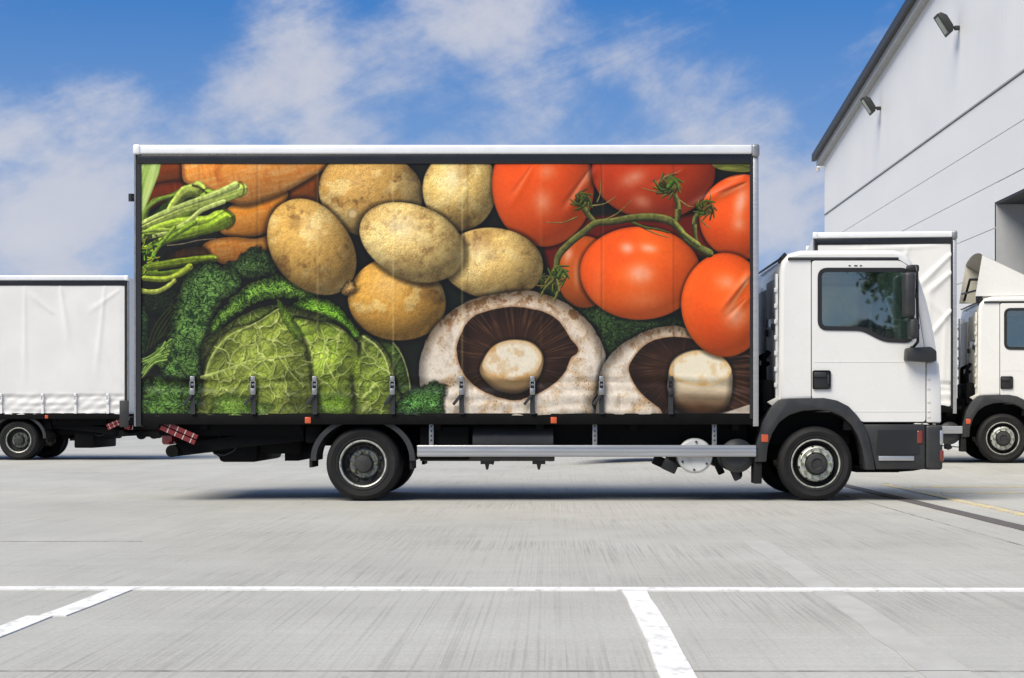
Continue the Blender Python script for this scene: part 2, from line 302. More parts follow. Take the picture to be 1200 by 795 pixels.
# ---- the printed picture on the curtain, painted with numpy (no file is read) ----
PX0, PY0, PX1, PY1, PS = 160.0, 190.0, 882.0, 490.0, 2.6
def paint_print():
    W, H = int((PX1-PX0)*PS), int((PY1-PY0)*PS)
    gx, gy = np.meshgrid((np.arange(W)+.5)/PS+PX0, (np.arange(H)+.5)/PS+PY0)
    R = np.random.RandomState(5)
    gx = gx.astype(np.float32); gy = gy.astype(np.float32)
    img = np.zeros((H, W, 3), np.float32); img[:] = (18, 19, 14)
    def vnoise(x, y, seed):
        xi = np.floor(x).astype(np.int64); yi = np.floor(y).astype(np.int64)
        fx = (x-xi).astype(np.float32); fy = (y-yi).astype(np.float32)
        fx = fx*fx*(3-2*fx); fy = fy*fy*(3-2*fy)
        t = np.random.RandomState(seed).rand(256, 256).astype(np.float32)
        g = lambda a, b: t[b & 255, a & 255]
        return (g(xi, yi)*(1-fx)+g(xi+1, yi)*fx)*(1-fy)+(g(xi, yi+1)*(1-fx)+g(xi+1, yi+1)*fx)*fy
    def fbm(x, y, f, o, seed):
        s = 0; a = .5; n = 0
        for k in range(o):
            s = s+a*vnoise(x*f+17.3*k, y*f+9.1*k, seed+k); n += a; a *= .55; f *= 2.03
        return s/n
    def worley(x, y, seed):
        xi = np.floor(x).astype(np.int64); yi = np.floor(y).astype(np.int64)
        r = np.random.RandomState(seed); tx = r.rand(128, 128).astype(np.float32); ty = r.rand(128, 128).astype(np.float32)
        f1 = np.full(x.shape, 9, np.float32); f2 = f1.copy()
        for dy in (-1, 0, 1):
            for dx in (-1, 0, 1):
                a, b = xi+dx, yi+dy
                d = np.hypot(a+tx[b & 127, a & 127]-x, b+ty[b & 127, a & 127]-y).astype(np.float32)
                f2 = np.minimum(f2, np.maximum(f1, d)); f1 = np.minimum(f1, d)
        return f1, f2
    def sm(a, b, v):
        t = np.clip((v-a)/(b-a), 0, 1); return t*t*(3-2*t)
    def box(x0, y0, x1, y1):
        c = lambda v, m: int(min(max(v, 0), m))
        return (slice(c((y0-PY0)*PS, H), c((y1-PY0)*PS+1, H)), slice(c((x0-PX0)*PS, W), c((x1-PX0)*PS+1, W)))
    def put(b, a, col):
        a = np.clip(a, 0, 1)[..., None]
        img[b] = img[b]*(1-a)+np.asarray(col, np.float32)*a
    def C(*c): return np.array(c, np.float32)
    def mix(a, b, t):
        return np.asarray(a, np.float32)*(1-t[..., None])+np.asarray(b, np.float32)*t[..., None]
    def smooth(pts, n=6, closed=True):
        p = np.array(pts, float); m = len(p); out = []
        for i in range(m if closed else m-1):
            if closed: a, b, c, d = p[i-1], p[i], p[(i+1) % m], p[(i+2) % m]
            else: a, b, c, d = p[max(i-1, 0)], p[i], p[i+1], p[min(i+2, m-1)]
            for t in np.arange(n)/n:
                out.append(.5*((2*b)+(c-a)*t+(2*a-5*b+4*c-d)*t*t+(3*b-a-3*c+d)*t**3))
        if not closed: out.append(p[-1])
        return np.array(out)
    def sdf(pts, b):
        x, y = gx[b], gy[b]; d = np.full(x.shape, 1e9, np.float32); ins = np.zeros(x.shape, bool)
        for i in range(len(pts)):
            (ax, ay), (bx, by) = pts[i-1], pts[i]
            ex, ey = bx-ax, by-ay; L = ex*ex+ey*ey+1e-9
            t = np.clip(((x-ax)*ex+(y-ay)*ey)/L, 0, 1)
            d = np.minimum(d, (x-ax-t*ex)**2+(y-ay-t*ey)**2)
            if ay != by: ins ^= ((ay > y) != (by > y)) & (x < ex*(y-ay)/(by-ay)+ax)
        d = np.sqrt(d); return np.where(ins, d, -d)
    def region(pts, pad=3, wob=0, seed=1, sm_=True):
        q = smooth(pts) if sm_ else np.array(pts, float)
        b = box(q[:, 0].min()-pad, q[:, 1].min()-pad, q[:, 0].max()+pad, q[:, 1].max()+pad)
        d = sdf(q, b)
        if wob: d = d+(fbm(gx[b], gy[b], .12, 3, seed)-.5)*wob
        return b, d
    def stroke(pts, w0, w1, col, dark=.45, hi=1.25, seed=1, soft=.5, alpha=1., stripes=0.):
        q = smooth(pts, 5, False); mw = max(w0, w1)+2
        b = box(q[:, 0].min()-mw, q[:, 1].min()-mw, q[:, 0].max()+mw, q[:, 1].max()+mw)
        x, y = gx[b], gy[b]
        if x.size == 0: return
        best = np.full(x.shape, 1e9, np.float32); side = np.zeros(x.shape, np.float32); par = side.copy(); n = len(q)-1
        for i in range(n):
            (ax, ay), (bx, by) = q[i], q[i+1]
            ex, ey = bx-ax, by-ay; L = ex*ex+ey*ey+1e-9
            t = np.clip(((x-ax)*ex+(y-ay)*ey)/L, 0, 1)
            px, py = x-ax-t*ex, y-ay-t*ey; d = np.hypot(px, py); k = d < best
            sg = np.where((ex*py-ey*px) >= 0, 1, -1)*(1 if ex >= 0 else -1)
            best = np.where(k, d, best); side = np.where(k, sg*d, side); par = np.where(k, (i+t)/n, par)
        w = (w0+(w1-w0)*par)/2*(.82+.36*vnoise(par*9+seed, side*0+.5, seed+1)); u = side/np.maximum(w, .3)           # -1 upper edge .. 1 lower edge
        lit = np.clip(.5-.5*u, 0, 1)
        sh = dark+(hi-dark)*sm(0, .9, lit)*(1-.35*sm(.75, 1., -u))
        if stripes: sh = sh*(1-stripes*(vnoise(u*4+7, par*2, seed+3)-.3))
        sh = sh*(.70+.6*fbm(x, y, .3, 4, seed))
        put(b, sm(-soft, soft, w-best)*alpha, np.clip(C(*col)*sh[..., None], 0, 255))
    def shade(b, cx, cy, a, bb, rot, lx=-.45, ly=-.6):
        x, y = gx[b]-cx, gy[b]-cy; c, s = math.cos(rot), math.sin(rot)
        u, v = (x*c+y*s)/a, (-x*s+y*c)/bb; r2 = u*u+v*v
        nz = np.sqrt(np.clip(1-r2, 0, 1)); nx, ny = u*c-v*s, u*s+v*c
        L = math.sqrt(lx*lx+ly*ly+.72)
        return u, v, r2, nz, np.clip((nx*lx+ny*ly+nz*.85)/L, -.4, 1), nx, ny
    def drop(pts_or_b, d, amount=.7, w=9):                            # contact shade that the printed photograph has round a vegetable
        e = np.zeros_like(d); k = max(1, int(w*.2*PS)); e[k:, k//2:] = d[:-k, :d.shape[1]-k//2]; e[:k] = -99; e[:, :k//2] = -99
        img[pts_or_b] *= 1-amount*sm(-w, 0, np.maximum(e, d-w*.45))[..., None]
    def blob(cx, cy, a, bb, rot, wob, seed, pad=10):
        b = box(cx-max(a, bb)-pad, cy-max(a, bb)-pad, cx+max(a, bb)+pad, cy+max(a, bb)+pad)
        u, v, r2, nz, lam, nx, ny = shade(b, cx, cy, a, bb, rot)
        th = np.arctan2(v, u); r = np.sqrt(r2)
        edge = 1+wob*(np.sin(2*th+seed)*.5+np.sin(3*th+seed*1.7)*.35+np.sin(5*th+seed*.6)*.12)
        return b, (edge-r)*min(a, bb), u, v, lam, np.sqrt(np.clip(1-(r/edge)**2, 0, 1))
    def potato(cx, cy, a, bb, rot, base, seed, dirt=.5, glow=.2):
        base = C(*base)*C(1.0, .975, .90)
        b, d, u, v, lam, nz = blob(cx, cy, a, bb, rot, .035, seed)
        drop(b, d, .6, 7)
        x, y = gx[b], gy[b]
        n1 = fbm(x, y, .035, 4, seed); n2 = fbm(x, y, .16, 4, seed+20); n3 = fbm(x, y, .7, 3, seed+40)
        col = mix(base, C(128, 92, 44), sm(.46, .74, n1)*dirt)
        col = mix(col, C(104, 70, 34), sm(.56, .74, n2)*sm(.36, .6, n1)*dirt*.9)
        col = mix(col, C(246, 226, 160), sm(.52, .72, fbm(x, y, .05, 3, seed+60))*.42)
        f1, f2 = worley(x*.17+n2*1.6, y*.2+n1*2, seed); sp = sm(.22, .06, f1+.4*(n3-.5))*sm(.46, .62, fbm(x, y, .07, 2, seed+80))
        col = mix(col, C(104, 74, 40), sp*.6*sm(.35, .65, n3))
        f1, _ = worley(x*.42, y*.42, seed+9); col = mix(col, C(112, 80, 44), sm(.26, .08, f1)*.45*sm(.42, .58, fbm(x, y, .06, 3, seed+30)))
        col = mix(col, C(122, 86, 46), sm(.55, .8, fbm(x, y, 1.1, 2, seed+33))*.38*sm(.35, .6, n2))
        lum = .50+.74*np.clip(lam, 0, 1)
        gy_, gx_ = np.gradient(n1*5+n2*1.4+n3*.35); lum = lum*(.80+.20*sm(.0, .35, nz))*(.90+.2*n3)*np.clip(1-.30*PS*(gx_*.6+gy_*.8), .7, 1.3)
        col = col*lum[..., None]
        hl = np.exp(-(((u+.28)**2)/.10+((v+.28)**2)/.12)); hl = hl*(.6+.6*n2)
        col = mix(col, C(226, 222, 205), hl*glow*1.6*.6)
        put(b, sm(-.5, .6, d), np.clip(col, 0, 255))
    def tomato(cx, cy, a, bb, rot, base, seed, his=(), wob=.02, dk=1., folds=()):
        b, d, u, v, lam, nz = blob(cx, cy, a, bb, rot, wob, seed)
        drop(b, d, .5, 5); x, y = gx[b], gy[b]
        lum = (.60+.48*np.clip(lam+.1, 0, 1))*(.80+.20*sm(0, .4, nz))*dk
        col = mix(np.broadcast_to(C(*base), x.shape+(3,)), C(220, 72, 18), sm(.4, .7, fbm(x, y, .018, 2, seed))*.5)
        col = mix(col, C(250, 122, 40), sm(.75, 0, nz)*sm(-.1, .9, v)*.42)
        col = col*lum[..., None]*(.96+.08*fbm(x, y, .3, 3, seed+5))[..., None]
        for (hx, hy, ha, hb, hr, hk) in his:
            c, s = math.cos(hr), math.sin(hr); p = ((x-hx)*c+(y-hy)*s)/ha; q = (-(x-hx)*s+(y-hy)*c)/hb
            g = np.exp(-(p*p+q*q)*1.1)*(.8+.4*fbm(x, y, .15, 2, seed+8)); col = mix(col, C(246, 206, 190), np.clip(g*hk, 0, 1))
        for (fx, fy, gx_, gy_, fw, fk) in folds:                      # fabric creases, their lit and shaded flanks painted into the print
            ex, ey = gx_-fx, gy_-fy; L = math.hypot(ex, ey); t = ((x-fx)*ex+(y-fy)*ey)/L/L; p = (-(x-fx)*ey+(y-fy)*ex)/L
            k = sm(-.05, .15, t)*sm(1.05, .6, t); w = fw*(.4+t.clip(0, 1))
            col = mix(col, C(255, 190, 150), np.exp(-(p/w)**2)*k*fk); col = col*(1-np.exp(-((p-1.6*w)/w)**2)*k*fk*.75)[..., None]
        put(b, sm(-.5, .6, d), np.clip(col, 0, 255))
    def carrot(pts, base, seed, cx, cy, a, bb, rot, dk=1., pal=.5):
        b, d = region(pts, 8); drop(b, d, .6, 6); x, y = gx[b], gy[b]
        u, v, r2, nz, lam, nx, ny = shade(b, cx, cy, a, bb, rot); nz = np.sqrt(np.clip(1-v*v, 0, 1))
        c, s = math.cos(rot), math.sin(rot); p, q = (x*c+y*s), (-x*s+y*c)
        st = fbm(p*.10, q*.9, .35, 4, seed); st2 = fbm(p*.55, q*.12, .5, 3, seed+5)
        col = mix(np.broadcast_to(C(*base), x.shape+(3,)), C(252, 196, 124), sm(.3, .85, st)*pal)
        col = mix(col, C(206, 96, 18), sm(.45, .9, st2)*.4)
        lum = (.5+.58*np.clip(.62-.55*v, 0, 1))*(.62+.38*sm(0, 7, d))*dk*(.9+.2*fbm(x, y, .5, 3, seed+9))
        put(b, sm(-.5, .6, d), np.clip(col*lum[..., None], 0, 255))
    def kale(pts, lo, hi, seed, cell=.17, wob=3., dk=1., flow=0., al=1.):
        b, d = region(pts, 8, wob*2.2, seed); drop(b, d, .5*(al > .99), 4); x, y = gx[b], gy[b]
        d = d+(fbm(x, y, .4, 2, seed+4)-.5)*3
        wx = (fbm(x, y, .09, 3, seed+2)-.5)*26; wy = (fbm(x, y, .09, 3, seed+3)-.5)*26
        c, s = math.cos(flow), math.sin(flow); p, q = (x+wx)*c+(y+wy)*s, -(x+wx)*s+(y+wy)*c
        f1, f2 = worley(p*cell*.75, q*cell*1.3, seed); g1, g2 = worley(p*cell*2.3, q*cell*2.6, seed+1)
        dome = sm(.02, .32, f2-f1)*(1-.45*f1); fine = sm(.0, .3, g2-g1)
        t = np.clip(.14+.72*dome*(.6+.4*fine)+.5*(fbm(x, y, .5, 3, seed+7)-.5)+.25*(fbm(x, y, .09, 2, seed+8)-.5), 0, 1.1)
        big = sm(-3, 13, d)*(.5+1.*fbm(x, y, .06, 3, seed+6))
        col = mix(C(*lo), C(*hi)*1.22, t)*(.36+.85*big)[..., None]*dk
        gy_, gx_ = np.gradient(dome*1.6+fine*.5+fbm(x, y, .07, 2, seed+12)*6); col = col*np.clip(1-.2*PS*(gx_*.6+gy_*.8), .4, 1.6)[..., None]
        sp = sm(.66, .8, fbm(x, y, .9, 2, seed+11))*dome
        col = mix(col, C(180, 205, 140), sp*.35*big)
        put(b, sm(-.5, .7+4*(1-al), d)*al, np.clip(col, 0, 255))
    def veins(b, d, x, y, seed, base, vein, dark, cell=.055, k=1.):
        wx = (fbm(x, y, .06, 3, seed+2)-.5)*14; wy = (fbm(x, y, .06, 3, seed+3)-.5)*14
        f1, f2 = worley((x+wx)*cell, (y+wy)*cell, seed); g1, g2 = worley((x+wx)*cell*2.7, (y+wy)*cell*2.7, seed+1)
        e1 = sm(.10, .01, f2-f1); e2 = sm(.13, .02, g2-g1)
        n = fbm(x+wx, y, .35, 4, seed+5); n2 = fbm((x+wx*2)*.5, (y+wy*2), .8, 3, seed+6)
        col = mix(C(*dark), C(*base), np.clip(.30+.5*sm(.05, .5, g2-g1)*n*1.5+.25*sm(.02, .5, f2-f1)+.45*(n2-.5), 0, 1))
        col = mix(col, C(*vein), np.clip(e2*.5*k*sm(.35, .6, n2)+e1*.95*k, 0, .95)*(.75+.7*(n-.5)))
        fold = fbm(x*.8+y*.5, y*.8-x*.3, .045, 3, seed+9); h = sm(.0, .45, f2-f1)*2.2+sm(.0, .4, g2-g1)*.8+fold*7
        return col*relief(h, .27)[..., None]*(.55+.9*fold)[..., None]
    def relief(h, k):
        gy_, gx_ = np.gradient(h); return np.clip(1-k*(gx_*.6+gy_*.8)*PS, .35, 1.7)
    def cabbage(pts, base, vein, dark, seed, light=(280, 400, 120), cell=.055, k=1., rim=10, dk=1.):
        b, d = region(pts, 6, 1.6, seed); drop(b, d, .6, 5); x, y = gx[b], gy[b]
        col = veins(b, d, x, y, seed, base, vein, dark, cell, k)
        lx, ly, lr = light; l = np.exp(-(((x-lx)**2+(y-ly)**2)/lr**2))
        col = col*((.45+.62*l)*(.55+.45*sm(0, rim, d))*dk)[..., None]
        put(b, sm(-.5, .7, d), np.clip(col, 0, 255))
    def rib(pts, w0, w1, col=(190, 204, 112), seed=3): stroke([(px+R.uniform(-1.2, 1.2), py+R.uniform(-1.2, 1.2)) for px, py in pts], w0, w1, col, .72, 1.05, seed, .6, .7)
    # --- behind everything: dark leaf and soil-dark gaps
    kale([(640, 330), (700, 345), (770, 372), (830, 370), (835, 400), (760, 395), (715, 425), (690, 380), (640, 350)], (8, 16, 8), (52, 74, 36), 61, .22, 3, dk=.8)
    kale([(160, 344), (205, 338), (235, 345), (240, 360), (205, 372), (160, 365)], (6, 12, 6), (30, 46, 22), 62, .2, 2, dk=.6)
    # --- carrots
    carrot([(180, 186), (225, 186), (222, 222), (196, 220), (182, 226), (172, 232)], (176, 74, 14), 3, 200, 203, 50, 16, -.2, .74, .12)
    carrot([(172, 222), (220, 214), (228, 226), (190, 240), (168, 250)], (150, 52, 14), 4, 200, 228, 50, 14, -.2, .72, .1)
    carrot([(300, 236), (345, 205), (392, 192), (384, 215), (376, 240), (330, 262), (300, 262)], (176, 84, 16), 5, 345, 228, 60, 26, -.5, .78, .2)
    carrot([(257, 272), (262, 252), (275, 240), (300, 236), (335, 226), (334, 238), (322, 250), (318, 272), (290, 280), (272, 279)], (236, 144, 40), 6, 292, 258, 50, 24, -.2, .95, .4)
    carrot([(236, 292), (246, 283), (270, 279), (300, 281), (320, 276), (324, 296), (296, 302), (282, 310), (262, 311), (248, 303)], (222, 136, 42), 7, 278, 290, 44, 22, -.1, .9, .5)
    carrot([(196, 300), (222, 291), (240, 292), (242, 302), (218, 306), (200, 308)], (70, 46, 24), 8, 220, 298, 30, 10, 0, .7, .1)
    carrot([(213, 200), (217, 186), (262, 184), (330, 184), (400, 184), (390, 194), (362, 211), (332, 228), (308, 237), (286, 242), (262, 236), (240, 222), (226, 219), (215, 214)], (240, 152, 62), 9, 300, 206, 120, 36, -.2, 1., .62)
    stroke([(262, 188), (254, 202), (262, 216)], 6, 10, (206, 104, 30), .8, 1.05, 4, 3, .5)
    # --- carrot stems
    celery = [(162, 186), (190, 186), (186, 206), (178, 226), (170, 246), (164, 262), (160, 262)]
    b, d = region(celery, 4, 0, 1, False); x, y = gx[b], gy[b]
    st = fbm(x*1.5+(y-190)*.45, y*.08, .35, 3, 77); put(b, sm(-.5, .6, d), mix(C(120, 158, 52), C(206, 224, 140), st*1.2)*(.8+.2*sm(0, 3, d))[..., None])
    def s(pts, w0, w1, col=(172, 198, 70), dk=.5, hi=1.2, st=.4): stroke(pts, w0, w1, col, dk, hi, int(R.randint(999)), .6, 1., st)
    s([(168, 272), (176, 240), (200, 232), (222, 222)], 5, 8, (98, 122, 40), .4, 1.1)
    s([(166, 262), (172, 246), (190, 234), (215, 230)], 4, 4, (126, 152, 54))
    s([(186, 256), (200, 244), (215, 234), (232, 226)], 14, 20, (44, 62, 22), .5, 1.)
    s([(196, 252), (206, 238), (216, 227), (231, 224)], 8, 18, (176, 194, 84), .5, 1.25, .5)
    s([(192, 262), (215, 254), (236, 238), (244, 232)], 10, 16, (150, 184, 58), .45, 1.15, .5)
    stroke([(226, 219), (234, 222), (242, 228)], 3, 2, (44, 30, 14), .8, 1, 3, 1., .8)
    s([(160, 284), (180, 272), (205, 264), (240, 262), (262, 256)], 9, 20, (172, 200, 62), .45, 1.2, .6)
    s([(164, 296), (190, 284), (215, 276), (245, 268), (266, 258)], 8, 18, (160, 192, 52), .42, 1.2, .6)
    stroke([(262, 246), (272, 254), (273, 264), (266, 270)], 4, 3, (66, 54, 16), .8, 1, 3, 1., .75)
    s([(160, 270), (182, 260), (210, 248), (240, 238), (282, 224)], 6, 17, (200, 220, 104), .6, 1.2, .5)
    s([(160, 266), (185, 254), (215, 242), (250, 230), (276, 219)], 5, 9, (206, 224, 120), .6, 1.12, .4)
    s([(160, 282), (195, 274), (222, 260), (236, 248), (262, 238)], 5, 6, (204, 220, 122), .6, 1.15, .3)
    s([(160, 275), (180, 271), (205, 270), (226, 262)], 4, 5, (170, 196, 74))
    s([(172, 300), (200, 280), (228, 262)], 4, 6, (128, 160, 46))
    s([(176, 304), (186, 290), (204, 268)], 4, 5, (150, 182, 60))
    b = box(272, 214, 290, 236); u = np.hypot((gx[b]-281)/4.5, (gy[b]-224)/8); put(b, sm(.7, 1., u)*sm(1.5, 1.05, u)*sm(276, 281, gx[b])*.7, C(78, 70, 18))
    b = box(160, 276, 200, 306); n = fbm(gx[b], gy[b], .3, 4, 90)
    put(b, sm(.46, .6, n)*sm(200, 180, gx[b])*.85, C(24, 34, 12))
    for k in range(46):
        x0, y0 = R.uniform(160, 182), R.uniform(284, 330); a = R.uniform(-1.8, .1); L = R.uniform(4, 10)
        s([(x0, y0), (x0+L*.5*math.cos(a), y0+L*.5*math.sin(a)+1), (x0+L*math.cos(a), y0+L*math.sin(a))], 2.2, 1.0, (92+R.randint(70), 140+R.randint(50), 40), .6, 1.1, 0)
    s([(196, 289), (214, 287), (232, 283), (252, 281)], 1.1, .8, (150, 132, 112), .8, 1, 0)
    s([(174, 314), (200, 310), (228, 306), (250, 304)], 9, 9, (130, 152, 36), .4, 1.2, .6)
    s([(174, 322), (195, 322), (214, 318)], 7, 7, (96, 118, 26), .4, 1.1, .5)
    s([(168, 327), (192, 328), (210, 322), (222, 314)], 6, 8, (174, 192, 60), .45, 1.15, .3)
    s([(160, 341), (180, 343), (194, 338), (204, 330)], 6, 5, (186, 198, 84), .5, 1.1, .3)
    # --- dark leaf tubes
    kale([(160, 358), (170, 362), (174, 385), (170, 415), (160, 425)], (8, 20, 8), (52, 82, 40), 11, .16, 3)
    for k in range(5): s([(172+4*k, 412-4*k), (180+5*k, 385), (198+4*k, 362), (214, 352)], 2, 2, (44, 54, 20), .5, 1.1, 0)
    kale([(268, 312), (285, 300), (300, 291), (318, 296), (328, 312), (318, 324), (292, 328), (272, 326)], (10, 24, 10), (72, 96, 46), 12, .19, 4)
    kale([(234, 402), (246, 376), (262, 360), (285, 338), (312, 326), (345, 325), (372, 342), (360, 354), (320, 350), (288, 362), (262, 384), (244, 408)], (16, 38, 8), (112, 146, 54), 13, .19, 3)
    kale([(222, 320), (240, 310), (262, 312), (281, 324), (280, 340), (262, 352), (250, 372), (242, 402), (236, 440), (220, 446), (196, 445), (186, 428), (194, 402), (200, 376), (206, 350), (212, 332)], (10, 28, 10), (84, 112, 52), 14, .15, 4)
    kale([(160, 452), (180, 440), (215, 446), (242, 448), (240, 486), (200, 492), (160, 488)], (10, 26, 8), (76, 104, 44), 15, .17, 3)
    kale([(184, 408), (194, 398), (198, 420), (190, 432), (182, 424)], (30, 56, 12), (120, 156, 66), 16, .3, 3)
    for k in range(22):
        t = k/21; j = R.uniform(-4, 4); s([(198-6*t+j, 398+24*t), (184-4*t+R.uniform(-3, 3), 412+14*t), (160+R.uniform(-2, 10), 422+18*t+j)], 2.2, 1.2, ((150, 180, 90), (92, 120, 46), (60, 86, 28))[k % 3], .5, 1.15, 0)
    # --- savoy cabbage
    kale([(342, 358), (362, 350), (388, 354), (408, 372), (424, 396), (414, 400), (396, 384), (372, 374), (352, 370)], (34, 66, 10), (120, 164, 46), 17, .2, 2)
    cabbage([(238, 400), (262, 384), (288, 368), (320, 358), (350, 362), (392, 376), (410, 392), (400, 420), (330, 430), (250, 440), (236, 430)], (112, 130, 48), (176, 184, 116), (30, 44, 12), 21, (300, 372, 90), .07, .9, 8, .85)
    cabbage([(440, 398), (462, 402), (474, 420), (480, 444), (482, 490), (430, 490), (432, 440)], (84, 112, 40), (150, 166, 96), (20, 34, 10), 22, (450, 430, 60), .06, .8, 8, .8)
    cabbage([(416, 404), (426, 392), (444, 402), (458, 424), (462, 446), (470, 490), (390, 490), (396, 440)], (142, 160, 58), (198, 206, 122), (50, 68, 18), 23, (430, 430, 60), .06, 1., 7)
    cabbage([(344, 374), (372, 378), (392, 380), (412, 396), (420, 410), (412, 440), (408, 490), (330, 490), (340, 420), (350, 400)], (160, 180, 64), (212, 216, 128), (60, 86, 18), 24, (378, 412, 70), .05, .9, 6)
    cabbage([(238, 446), (240, 424), (252, 402), (272, 386), (300, 378), (326, 362), (334, 372), (352, 392), (362, 420), (366, 450), (368, 490), (236, 490), (234, 470)], (160, 172, 70), (212, 216, 136), (60, 80, 20), 25, (300, 410, 84), .05, .95, 6)
    kale([(324, 352), (333, 358), (342, 372), (352, 388), (352, 402), (342, 394), (330, 376)], (62, 94, 18), (150, 182, 62), 26, .3, 2, al=.9)
    kale([(408, 420), (418, 412), (426, 424), (424, 444), (410, 440)], (80, 106, 20), (176, 196, 68), 27, .3, 3, al=.6)
    rib([(240, 442), (246, 424), (256, 406), (272, 392), (300, 379), (326, 364)], 3.4, 1.6)
    rib([(236, 442), (262, 434), (288, 426), (300, 421), (322, 420), (352, 418)], 4.2, 1.6)
    for q in ([(288, 426), (296, 410), (310, 402), (326, 398)], [(300, 421), (312, 408), (322, 400)], [(268, 432), (272, 414), (284, 406), (288, 396), (283, 388)], [(288, 406), (300, 404), (306, 394)], [(306, 421), (316, 434), (314, 446)], [(326, 420), (340, 436), (352, 450)], [(284, 428), (300, 438), (316, 444)], [(262, 434), (268, 446)], [(300, 380), (306, 392), (298, 400)], [(252, 408), (264, 412), (268, 424)]):
        rib(q, 2.2, .9)
    rib([(392, 446), (384, 430), (380, 418), (381, 400), (376, 386)], 3, 1.3)
    for q in ([(380, 420), (366, 426), (354, 422)], [(381, 404), (394, 398), (404, 402)], [(384, 430), (398, 424), (406, 414)], [(380, 412), (366, 406), (358, 396)], [(390, 444), (404, 438), (412, 428)]): rib(q, 2., .8)
    rib([(426, 394), (440, 404), (450, 418), (455, 440)], 2.6, 1.6, (206, 214, 140)); rib([(460, 402), (472, 420), (478, 446), (480, 470)], 2.2, 1.4, (170, 180, 112))
    rib([(456, 438), (440, 426), (430, 412)], 2, .8); rib([(448, 432), (436, 438), (424, 436)], 1.8, .8); rib([(440, 426), (444, 412)], 1.4, .7)
    kale([(246, 470), (262, 460), (290, 464), (322, 476), (300, 490), (250, 490)], (24, 50, 10), (112, 146, 58), 28, .22, 4, dk=1.05, al=.6)
    kale([(372, 466), (395, 460), (412, 468), (404, 488), (376, 488)], (40, 70, 12), (124, 156, 54), 29, .26, 3, dk=1.05, al=.55)
    # --- potatoes
    b, d = region([(500, 340), (560, 345), (540, 366), (520, 392), (500, 430), (486, 430), (480, 400)], 2); put(b, sm(-1, 1, d), C(16, 22, 16))
    potato(434, 228, 61, 51, .10, C(196, 156, 88), 101, .85, .10)
    b = box(404, 244, 424, 264); u = np.hypot(gx[b]-413, gy[b]-252)/6.2; put(b, sm(1.1, .8, u), C(206, 178, 122)*(1-.25*sm(.4, 1, u))[..., None])
    potato(539, 224, 43, 49, .15, C(226, 194, 120), 102, .45, .5)
    # tomatoes behind
    put(*(lambda bd: (bd[0], sm(-4, 6, bd[1]), C(92, 22, 10)))(region([(640, 270), (700, 255), (830, 255), (830, 300), (700, 300), (660, 330), (640, 310)], 6)))
    tomato(636, 220, 60, 70, 0, (232, 84, 24), 201, [(641, 203, 10, 9, 0, .34), (636, 238, 11, 15, 0, .38), (690, 210, 6, 16, .6, .2)], folds=[(692, 200, 660, 250, 2.6, .34), (624, 196, 600, 236, 2.4, .22)])
    tomato(766, 203, 72, 56, 0, (206, 62, 20), 202, [(742, 211, 16, 9, -.4, .42), (752, 238, 11, 8, .3, .36)], dk=.9, folds=[(800, 200, 760, 222, 2.2, .2)])
    tomato(870, 256, 50, 50, 0, (232, 84, 24), 203, [(868, 238, 7, 17, .2, .7), (866, 264, 8, 9, 0, .4)], folds=[(876, 216, 836, 236, 2.5, .45), (876, 206, 846, 214, 2., .3)])
    b, d = region([(840, 192), (878, 192), (878, 203), (850, 202), (836, 197)], 2); put(b, sm(-.6, .8, d), mix(C(58, 62, 20), C(150, 150, 70), fbm(gx[b]*.2, gy[b]*1.6, .3, 2, 5)))
    tomato(686, 320, 34, 42, 0, (206, 92, 26), 204, [(666, 300, 5, 9, .3, .55), (676, 322, 4, 16, 0, .3)], dk=.86)
    potato(577, 310, 60, 42, .13, C(222, 190, 122), 103, .6, .38)
    potato(465, 352, 58, 48, .25, C(202, 154, 72), 104, .55, .22)
    potato(365, 291, 63, 45, .92, C(206, 166, 92), 105, .55, .22)
    kale([(404, 334), (414, 330), (418, 338), (412, 346), (402, 346)], (120, 80, 36), (206, 170, 106), 31, .3, 3)
    potato(483, 285, 65, 43, .36, C(236, 208, 140), 106, .35, .5)
    # front tomatoes
    tomato(750, 321, 71, 54, .04, (240, 94, 24), 205, [(735, 292, 8, 6.5, .2, .72), (760, 292, 10, 5.5, .15, .62), (750, 322, 15, 12, .1, .62), (700, 330, 8, 22, .1, .1), (752, 352, 26, 12, 0, .16)], dk=1.02)
    # --- mushrooms
    def mushroom(cap, gill, gc, stem_c, sd):
        b, d = region(cap, 6, 1.8, sd); drop(b, d, .6, 7); x, y = gx[b], gy[b]
        tt = np.arctan2(y-gc[1], x-gc[0])*14; rr = np.hypot(x-gc[0], y-gc[1]); n = fbm(tt, rr*.10, .5, 4, sd+1)*.6+fbm(x, y, .05, 4, sd+3)*.4; n2 = fbm(tt, rr*.22, .9, 4, sd+2)
        col = mix(C(222, 210, 194), C(190, 154, 110), sm(.46, .74, n)*.7); col = mix(col, C(150, 130, 108), sm(.5, .75, fbm(x, y*.5, .12, 4, sd+11))*.45)
        br = sm(26, 2, d)*sm(430, 370, y)
        col = mix(col, C(112, 70, 34), sm(.50, .66, n2)*br*.85); col = mix(col, C(172, 118, 62), br*.35)
        f1, _ = worley(x*.3, y*.18, sd); col = mix(col, C(96, 60, 30), sm(.2, .06, f1+.3*(n2-.5))*sm(.48, .6, n)*.6)
        col = col*(.50+.5*sm(-2, 16, d))[..., None]*(.92+.16*fbm(x, y, .5, 3, sd+4))[..., None]
        put(b, sm(-.5, .7, d), np.clip(col, 0, 255))
        b, d = region(gill, 4, 1.5, sd+7); x, y = gx[b]-gc[0], gy[b]-gc[1]
        put(b, sm(-3.5, -.5, d)*.5, C(150, 104, 66))
        th = np.arctan2(y, x); r = np.hypot(x, y)
